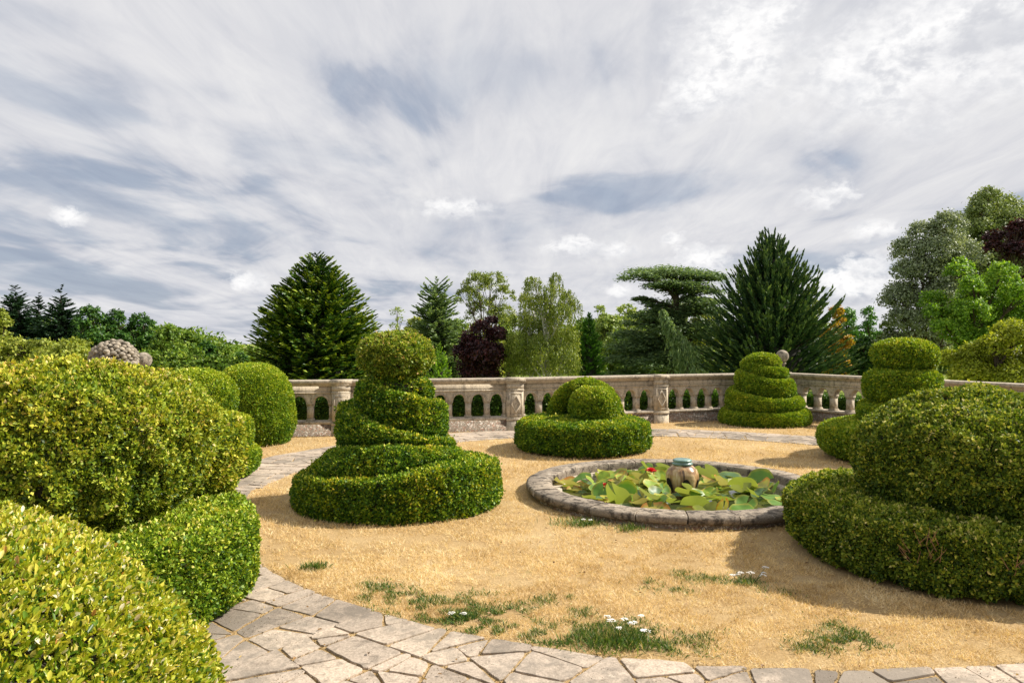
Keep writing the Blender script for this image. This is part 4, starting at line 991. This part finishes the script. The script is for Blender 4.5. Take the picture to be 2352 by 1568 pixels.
# weeping birch
broadleaf(1255, 600, 180, 50, TM['birch'], 'tall weeping birch with two light feathery tops, centre of the skyline', 'weeping_birch', seed=45, n=38000, leaf=.15, low=890, hang=.55, bark='birch_bark', cl=80,
          shape=[(1278, 640, 18), (1225, 655, 24), (1210, 690, 26), (1270, 670, 26), (1305, 680, 22), (1320, 700, 18), (1240, 700, 30), (1200, 740, 32), (1285, 725, 34), (1240, 755, 42), (1190, 790, 34), (1295, 780, 38), (1240, 810, 50), (1200, 835, 40), (1290, 830, 40)])
conifer(1352, 715, 75, 52, TM['green'], 'narrow deep green conifer tucked right of the weeping birch', 'small_conifer', (.2, .8), .2, 420, 28, .26, [(0, 1), (.3, 1), (.6, .8), (.85, .4), (1, .05)], 8, .6)
broadleaf(1378, 700, 60, 85, TM['pale'], 'pale wispy poplar far behind, right of the birch', seed=46, n=4500, leaf=.22, sparse=.3)
broadleaf(1440, 700, 120, 75, TM['pale'], 'pale green rounded tree left of the flat topped cedar', seed=47, n=9500, leaf=.22)
broadleaf(1425, 760, 110, 62, TM['mid'], 'mid green bushy tree below the pale one, left of the cedar', seed=48, n=8000, leaf=.22)
broadleaf(1560, 690, 150, 80, TM['pale'], 'bright green round tree seen through the flat topped cedar', seed=49, n=9000, leaf=.24)
plates(1548, 54, TM['cedar'], 'tall flat topped cedar with layered blue green plates and a bare trunk', [
    (1545, 655, 60, .8, .25), (1575, 705, 70, .9, .4), (1510, 720, 55, .8, .4), (1560, 755, 80, .9, .4), (1500, 790, 75, .8, .4), (1570, 800, 70, .9, .4), (1530, 825, 90, .9, .4), (1440, 815, 40, .7, .3), (1640, 690, 28, .7, .2), (1640, 750, 34, .7, .2),
    (1540, 622, 88, .7, .14), (1480, 634, 45, .6, .12), (1610, 638, 52, .6, .12), (1570, 630, 60, .8, .12), (1520, 655, 48, .6, .12), (1600, 668, 50, .7, .15), (1480, 684, 26, .6, .12),
    (1580, 690, 55, .7, .15), (1500, 700, 34, .6, .14), (1610, 712, 46, .7, .15), (1490, 735, 45, .6, .15), (1590, 742, 50, .7, .15), (1475, 765, 52, .6, .15), (1520, 775, 44, .8, .15), (1600, 772, 45, .7, .15),
    (1460, 795, 55, .6, .15), (1530, 805, 60, .8, .15), (1600, 810, 45, .7, .15), (1450, 825, 60, .6, .15), (1520, 838, 70, .8, .15), (1600, 845, 50, .7, .15), (1450, 855, 60, .7, .15)], 622, seed=3, dens=4.0, leaf=.22)
G2 = 'parkland trees filling in behind the named ones'
for px, tp, w_, Y_, mm, lab in ((955, 745, 90, 78, 'olive', 'olive tree low between the huge conifer and the ragged cedar'), (1040, 745, 110, 82, 'mid', 'mid green tree behind the ragged cedar and the purple one'), (1165, 735, 110, 84, 'pale', 'pale tree showing left of the weeping birch'),
        (1340, 745, 100, 88, 'mid', 'mid green tree behind the narrow deep green conifer'), (1395, 735, 110, 70, 'pale', 'pale green leafy tree below the wispy poplar'), (1490, 725, 130, 84, 'mid', 'mid green tree behind the left plates of the flat topped cedar'), (1500, 790, 130, 66, 'mid', 'low mid green tree at the foot of the flat topped cedar'), (1620, 720, 120, 78, 'olive', 'olive tree between flat topped cedar and tallest cypress'), (1350, 800, 90, 60, 'mid', 'low leafy bush right of the weeping birch'), (1905, 760, 120, 74, 'mid', 'mid green tree behind the autumn tree'), (1860, 700, 90, 90, 'olive', 'olive tree top hidden at the right shoulder of the cypress')):
    broadleaf(px, tp-14, w_+22, Y_, TM[mm], lab, seed=int(px), n=11000, leaf=.24, low=905, group=G2)
# weeping blue cedar
wx, wy = 1560, 44
root = tree_root('weeping_cedar', wx, wy, 'slim leaning weeping cedar with hanging tassels before the flat topped cedar')
ctl = np.array([(1520, 708), (1530, 735), (1550, 765), (1568, 790), (1575, 820), (1585, 900)], float); q = np.linspace(0, 5, 60)
sp = np.stack([P2(np.interp(q, range(6), ctl[:, 0]), wy), np.full(60, wy*1.), zof(np.interp(q, range(6), ctl[:, 1]), wy)], 1)
b = MB(); b.tube(sp[::-1], np.linspace(.14, .03, 60), 8); b.obj('trunk', M['bark'], root, smooth=True)
k = RG.integers(2, 60, 4200); off = RG.normal(0, 1, (4200, 2)); wdt = np.interp(k, [0, 15, 30, 60], [.08, .2, .42, .75]); drop = RG.random(4200)**1.5*np.interp(k, [0, 20, 40, 60], [.2, .5, 1.2, 1.2])
P = sp[k] + np.stack([off[:, 0]*wdt*.7, off[:, 1]*wdt*.7, .1-drop], 1); A = unit(RG.normal(0, .35, (4200, 3)) + [0, 0, -1]); V, F = rhomb(P, A, unit(RG.normal(0, 1, (4200, 3))), RG.uniform(.15, .35, 4200), RG.uniform(.05, .09, 4200))
b = MB(); b.add(V, F, np.clip(RG.normal(.55, .22, 4200), .04, 1)); b.obj('crown', TM['cedar'], root)
# big cypress
conifer(1772, 520, 330, 46, TM['cypress'], 'tallest dark green cypress with upswept plumes, behind the far spiral topiary', 'cypress_tree', (.10, .95), .42, 1050, 66, .33,
        [(0, 1), (.15, .93), (.3, .82), (.5, .64), (.65, .47), (.8, .30), (.9, .19), (1, .12)], 9, .5, .05, low=905, sprd=.3, up_bias=.32, twist=.8, lenvar=.34)
broadleaf(1920, 705, 80, 56, TM['orange'], 'yellow orange autumn tree right beside the tallest cypress', seed=50, n=8000, leaf=.2, low=900)
broadleaf(1945, 708, 90, 80, TM['green'], 'rich green tree above and behind the autumn tree', seed=51, n=8000, leaf=.24)
broadleaf(1995, 706, 80, 84, TM['green'], 'green tree with small gaps left of the grey willows', seed=52, n=6500, leaf=.24, sparse=.2)
broadleaf(1985, 775, 120, 66, TM['dark'], 'dark shaded tree below the gap between autumn tree and willows', seed=53, n=8000, leaf=.24)
broadleaf(2035, 740, 70, 62, TM['mid'], 'mid green slender tree in front of the willows foot', seed=54, n=6000, leaf=.2)
# willows
broadleaf(2120, 490, 170, 60, TM['willow'], 'big silvery grey willow, left of the pair on the right skyline', 'willow_tree', seed=55, n=46000, leaf=.2, low=880, cl=150, cr=.34,
          shape=[(2205, 600, 44), (2210, 680, 46), (2060, 690, 30), (2130, 540, 34), (2165, 525, 36), (2095, 580, 38), (2140, 590, 46), (2190, 560, 40), (2080, 630, 34), (2120, 640, 46), (2175, 640, 44), (2085, 690, 46), (2140, 700, 50), (2060, 740, 34), (2110, 760, 50), (2170, 750, 50), (2075, 800, 40), (2140, 810, 50)])
broadleaf(2290, 435, 230, 66, TM['willow2'], 'tallest light green willow at the right edge of the skyline', 'willow_tree', seed=56, n=46000, leaf=.22, low=840, cl=150, cr=.34,
          shape=[(2225, 500, 30), (2215, 545, 34), (2300, 560, 56), (2300, 640, 60), (2250, 470, 32), (2290, 480, 40), (2340, 475, 36), (2235, 520, 36), (2280, 530, 46), (2330, 540, 50), (2380, 510, 50), (2225, 570, 40), (2280, 590, 46), (2350, 620, 60), (2400, 580, 60), (2250, 640, 50)])
broadleaf(2320, 510, 130, 52, TM['purple'], 'very dark purple beech hanging in at the right edge', 'copper_beech', seed=57, n=11000, leaf=.18, low=700, shape=[(2275, 575, 20), (2300, 550, 24), (2335, 535, 28), (2320, 585, 28), (2355, 590, 34), (2380, 560, 40), (2360, 640, 26)])
broadleaf(2250, 595, 250, 44, TM['lime'], 'bright lime green acacia in layered sprays on the right', 'acacia_tree', seed=58, n=56000, leaf=.15, low=880, cl=130, cr=.34,
          shape=[(2340, 720, 60), (2270, 700, 50), (2200, 745, 44), (2290, 790, 60), (2215, 625, 22), (2245, 615, 26), (2290, 635, 30), (2330, 645, 26), (2205, 665, 26), (2170, 690, 26), (2250, 670, 36), (2310, 690, 40), (2150, 720, 22), (2200, 725, 36), (2360, 690, 40), (2135, 752, 20), (2180, 770, 36), (2240, 750, 46), (2310, 755, 50), (2370, 760, 50), (2220, 810, 50)])
broadleaf(2290, 735, 230, 30, TM['yellow'], 'yellow leaved bush rising over the right end of the balustrade', 'shrub', seed=59, n=42000, leaf=.11, low=915, cl=110, cr=.34,
          shape=[(2205, 830, 24), (2235, 815, 26), (2270, 800, 30), (2320, 780, 34), (2360, 770, 36), (2220, 860, 34), (2270, 850, 40), (2330, 840, 48), (2380, 830, 50), (2195, 868, 24), (2300, 885, 50)])
broadleaf(2070, 810, 130, 50, TM['green'], 'deep green shrub between the far spiral and the tall tiered topiary', 'shrub', seed=60, n=8000, leaf=.18, low=900)
# hidden backing wood far off so that no bare horizon shows between the trees
b = MB(); P = []
num = 60000; x = RG.uniform(-95, 110, num); y = RG.uniform(112, 128, num); hgt = 6.4 + 2.2*vnoise(np.stack([x, x*0, x*0], 1), 9, 3) + np.interp(x, [-95, -72, -62, -53, -45, -36, -20, 110], [2, 1.5, .6, -1.6, -4.3, -4.6, -1.5, 0])
z = GZ + hgt*RG.random(num)**.6
P = np.stack([x, y, z], 1); P += RG.normal(0, .4, P.shape); V, F = rhomb(P, unit(RG.normal(0, 1, (num, 3))), unit(RG.normal(0, .6, (num, 3))+[0, -.5, .8]), RG.uniform(.5, 1.0, num), RG.uniform(.35, .6, num))
b.add(V, F, np.clip(RG.normal(.5, .2, num) + vnoise(P, 4, 8)*.2, .04, 1))
tag(b.obj('far_wood', TM['mid']), 'far green woodland behind the parkland trees', 'wood', kind='stuff')

# ------------------------------------------------------------------ LIGHT, SKY, CAMERA
sd = Vector((.96, .20, 0)).normalized(); el = math.radians(41)
sdir = Vector((sd.x*math.cos(el), sd.y*math.cos(el), math.sin(el)))
ld = bpy.data.lights.new('sun', 'SUN'); ld.energy = 5.0; ld.angle = math.radians(.55); ld.color = (1, .93, .82)
lo = bpy.data.objects.new('sun', ld); COL.objects.link(lo); lo.rotation_euler = sdir.to_track_quat('Z', 'Y').to_euler(); lo.location = (30, 10, 30)

w = bpy.data.worlds.new('World'); S.world = w; w.use_nodes = True; nt = w.node_tree
for n in list(nt.nodes): nt.nodes.remove(n)
out = N(nt, 'ShaderNodeOutputWorld'); bg = N(nt, 'ShaderNodeBackground'); bg.inputs['Strength'].default_value = .077; lk(nt, bg.outputs[0], out.inputs[0])
sky = N(nt, 'ShaderNodeTexSky', sky_type='NISHITA'); sky.sun_disc = False; sky.sun_elevation = el; sky.sun_rotation = math.atan2(sd.x, sd.y)
tc = N(nt, 'ShaderNodeTexCoord'); vec = tc.outputs['Generated']
sep = N(nt, 'ShaderNodeSeparateXYZ'); lk(nt, vec, sep.inputs[0])
az = math_(nt, 'ARCTAN2', sep.outputs[0], sep.outputs[1]); elv = math_(nt, 'ARCSINE', sep.outputs[2])
comb = N(nt, 'ShaderNodeCombineXYZ'); lk(nt, az, comb.inputs[0]); lk(nt, elv, comb.inputs[1])
def mapped(rot, sc, loc=(0, 0, 0), src=None):
    m = N(nt, 'ShaderNodeMapping'); m.inputs['Rotation'].default_value = (0, 0, rot); m.inputs['Scale'].default_value = sc; m.inputs['Location'].default_value = loc
    lk(nt, src or comb.outputs[0], m.inputs[0]); return m.outputs[0]
def mapr(a, lo_, hi_, o0=0., o1=1.):
    m = N(nt, 'ShaderNodeMapRange', interpolation_type='SMOOTHSTEP'); lk(nt, a, m.inputs[0]); m.inputs[1].default_value = lo_; m.inputs[2].default_value = hi_; m.inputs[3].default_value = o0; m.inputs[4].default_value = o1; return m.outputs[0]
zz_ = math_(nt, 'MAXIMUM', math_(nt, 'ADD', sep.outputs[2], .10), .03)
pc = N(nt, 'ShaderNodeCombineXYZ'); lk(nt, math_(nt, 'DIVIDE', sep.outputs[0], zz_), pc.inputs[0]); lk(nt, math_(nt, 'DIVIDE', sep.outputs[1], zz_), pc.inputs[1])
# cirrus lies in streaks along one direction, so perspective makes them fan out from the horizon
wisp = noise(nt, 1.0, 7, .54, mapped(.12, (1.8, .7, 1), (0, 0, 0), pc.outputs[0]), .6)
wisp2 = noise(nt, 1.0, 7, .52, mapped(.05, (1.1, .9, 1), (5, 3, 0), pc.outputs[0]), .8)
broad = noise(nt, 1.0, 5, .5, mapped(.1, (.9, .35, 1), (7, 2, 0), pc.outputs[0]), .6)
puff = noise(nt, 1.0, 9, .62, mapped(0, (20, 30, 1), (1, 5, 0)), .2)
puff2 = noise(nt, 1.0, 8, .6, mapped(0, (55, 80, 1), (1, 5, 0)), .3)
def patch(px, py, wx, wy, rot=0., nz=None, amp=.7):
    a0 = math.atan2(px-1176., FPX); e0 = math.atan2(784.-py, math.hypot(FPX, px-1176.))
    dx = math_(nt, 'SUBTRACT', az, a0); dy = math_(nt, 'SUBTRACT', elv, e0); c, s = math.cos(rot), math.sin(rot)
    u = math_(nt, 'ADD', math_(nt, 'MULTIPLY', dx, c*FPX/wx), math_(nt, 'MULTIPLY', dy, s*FPX/wx))
    v_ = math_(nt, 'ADD', math_(nt, 'MULTIPLY', dx, -s*FPX/wy), math_(nt, 'MULTIPLY', dy, c*FPX/wy))
    r = math_(nt, 'SQRT', math_(nt, 'ADD', math_(nt, 'MULTIPLY', u, u), math_(nt, 'MULTIPLY', v_, v_)))
    if nz is not None: r = math_(nt, 'ADD', r, math_(nt, 'MULTIPLY', math_(nt, 'SUBTRACT', nz, .5), amp*4))
    return mapr(r, .25, 1.35, 1., 0.)
def addall(l):
    o = l[0]
    for k in l[1:]: o = math_(nt, 'MAXIMUM', o, k)
    return o
# dark / blue openings
hole = addall([patch(1150, 165, 330, 110, .1, wisp, .9), patch(330, 190, 210, 50, -.12, wisp, .8), patch(600, 345, 300, 60, -.15, wisp, .9), patch(120, 470, 420, 90, -.05, wisp2, .9),
               patch(120, 640, 560, 60, -.03, wisp2, .8), patch(420, 400, 300, 60, -.35, wisp, .9), patch(1500, 430, 260, 50, .05, wisp2, .9), patch(2000, 560, 330, 34, .22, wisp2, .7), patch(1950, 620, 260, 70, .1, wisp2, .9), patch(500, 740, 340, 80, 0., wisp2, .7), patch(60, 30, 260, 60, 0., wisp, .9)])
cover = math_(nt, 'ADD', math_(nt, 'ADD', math_(nt, 'MULTIPLY', wisp, .4), math_(nt, 'MULTIPLY', wisp2, .25)), math_(nt, 'MULTIPLY', broad, .35))
cov = mapr(cover, .27, .62)
cov = math_(nt, 'SUBTRACT', cov, math_(nt, 'MULTIPLY', hole, .52), True)
cov = math_(nt, 'ADD', cov, math_(nt, 'MULTIPLY', mapr(elv, -.02, .16, .35, 0.), .5), True)
streak = mapr(wisp2, .35, .68)
grey = (4.75, 4.95, 5.55); white = (7.3, 7.25, 7.35); blue = (3.35, 3.8, 4.7)
c = mix(nt, .10, blue, sky.outputs[0])
c = mix(nt, mapr(cov, 0., .6), c, grey)
c = mix(nt, mapr(cov, .2, .95), c, (6.35, 6.35, 6.6))
c = mix(nt, math_(nt, 'MULTIPLY', streak, .4), c, white)
wisp3 = noise(nt, 1.0, 10, .66, mapped(.1, (5.5, 1.3, 1), (2, 9, 0), pc.outputs[0]), .8)
c = mix(nt, 1.0, c, ramp(nt, [(.3, (.89, .90, .925)), (.5, (1.0, 1.0, 1.0)), (.7, (1.09, 1.085, 1.06))], wisp3), 'MULTIPLY')
# cumulus
cu = addall([patch(1690, 110, 130, 125, .5, puff, .6), patch(1620, 200, 110, 60, .3, puff, .6), patch(1760, 40, 90, 50, .3, puff, .6), patch(2150, 105, 280, 130, .15, puff, .6), patch(1940, 150, 66, 60, 0., puff, .6), patch(2330, 40, 180, 70, 0, puff, .6), patch(1960, 655, 120, 42, 0., puff2, .9), patch(1985, 612, 60, 26, 0., puff2, .8),
             patch(1610, 592, 60, 32, 0., puff2, .8), patch(1320, 565, 60, 22, 0., puff2, .8), patch(1420, 575, 45, 18, 0., puff2, .8), patch(1545, 548, 26, 18, 0, puff2, .8), patch(1900, 450, 60, 24, 0, puff2, .8), patch(2000, 525, 45, 20, 0, puff2, .8), patch(158, 498, 32, 18, 0, puff2, .8), patch(1040, 475, 70, 20, 0, puff2, .8), patch(575, 645, 45, 22, 0, puff2, .8), patch(1430, 668, 40, 16, 0, puff2, .8)])
c = mix(nt, math_(nt, 'MULTIPLY', cu, .9), c, mix(nt, mapr(math_(nt, 'ADD', math_(nt, 'MULTIPLY', puff, .6), math_(nt, 'MULTIPLY', puff2, .4)), .38, .58), (6.7, 6.75, 7.0), (9.4, 9.3, 9.2)))
cg = addall([patch(2300, 70, 190, 42, .15, puff, .6), patch(1960, 690, 110, 12, 0., puff, .5)])
c = mix(nt, math_(nt, 'MULTIPLY', cg, .7), c, (5.4, 5.5, 5.9))
lk(nt, c, bg.inputs['Color'])

cd = bpy.data.cameras.new('camera'); cam = bpy.data.objects.new('camera', cd); COL.objects.link(cam)
cam.location = (0, 0, HC); cam.rotation_euler = (PI/2, 0, 0); cd.sensor_width = 36; cd.lens = 36*FPX/2352; cd.clip_end = 4000; cd.clip_start = .05
S.camera = cam
S.view_settings.view_transform = 'Standard'; S.view_settings.look = 'None'; S.view_settings.gamma = 1; S.view_settings.exposure = .6
S.cycles.max_bounces = 6; S.cycles.diffuse_bounces = 3; S.cycles.transmission_bounces = 3
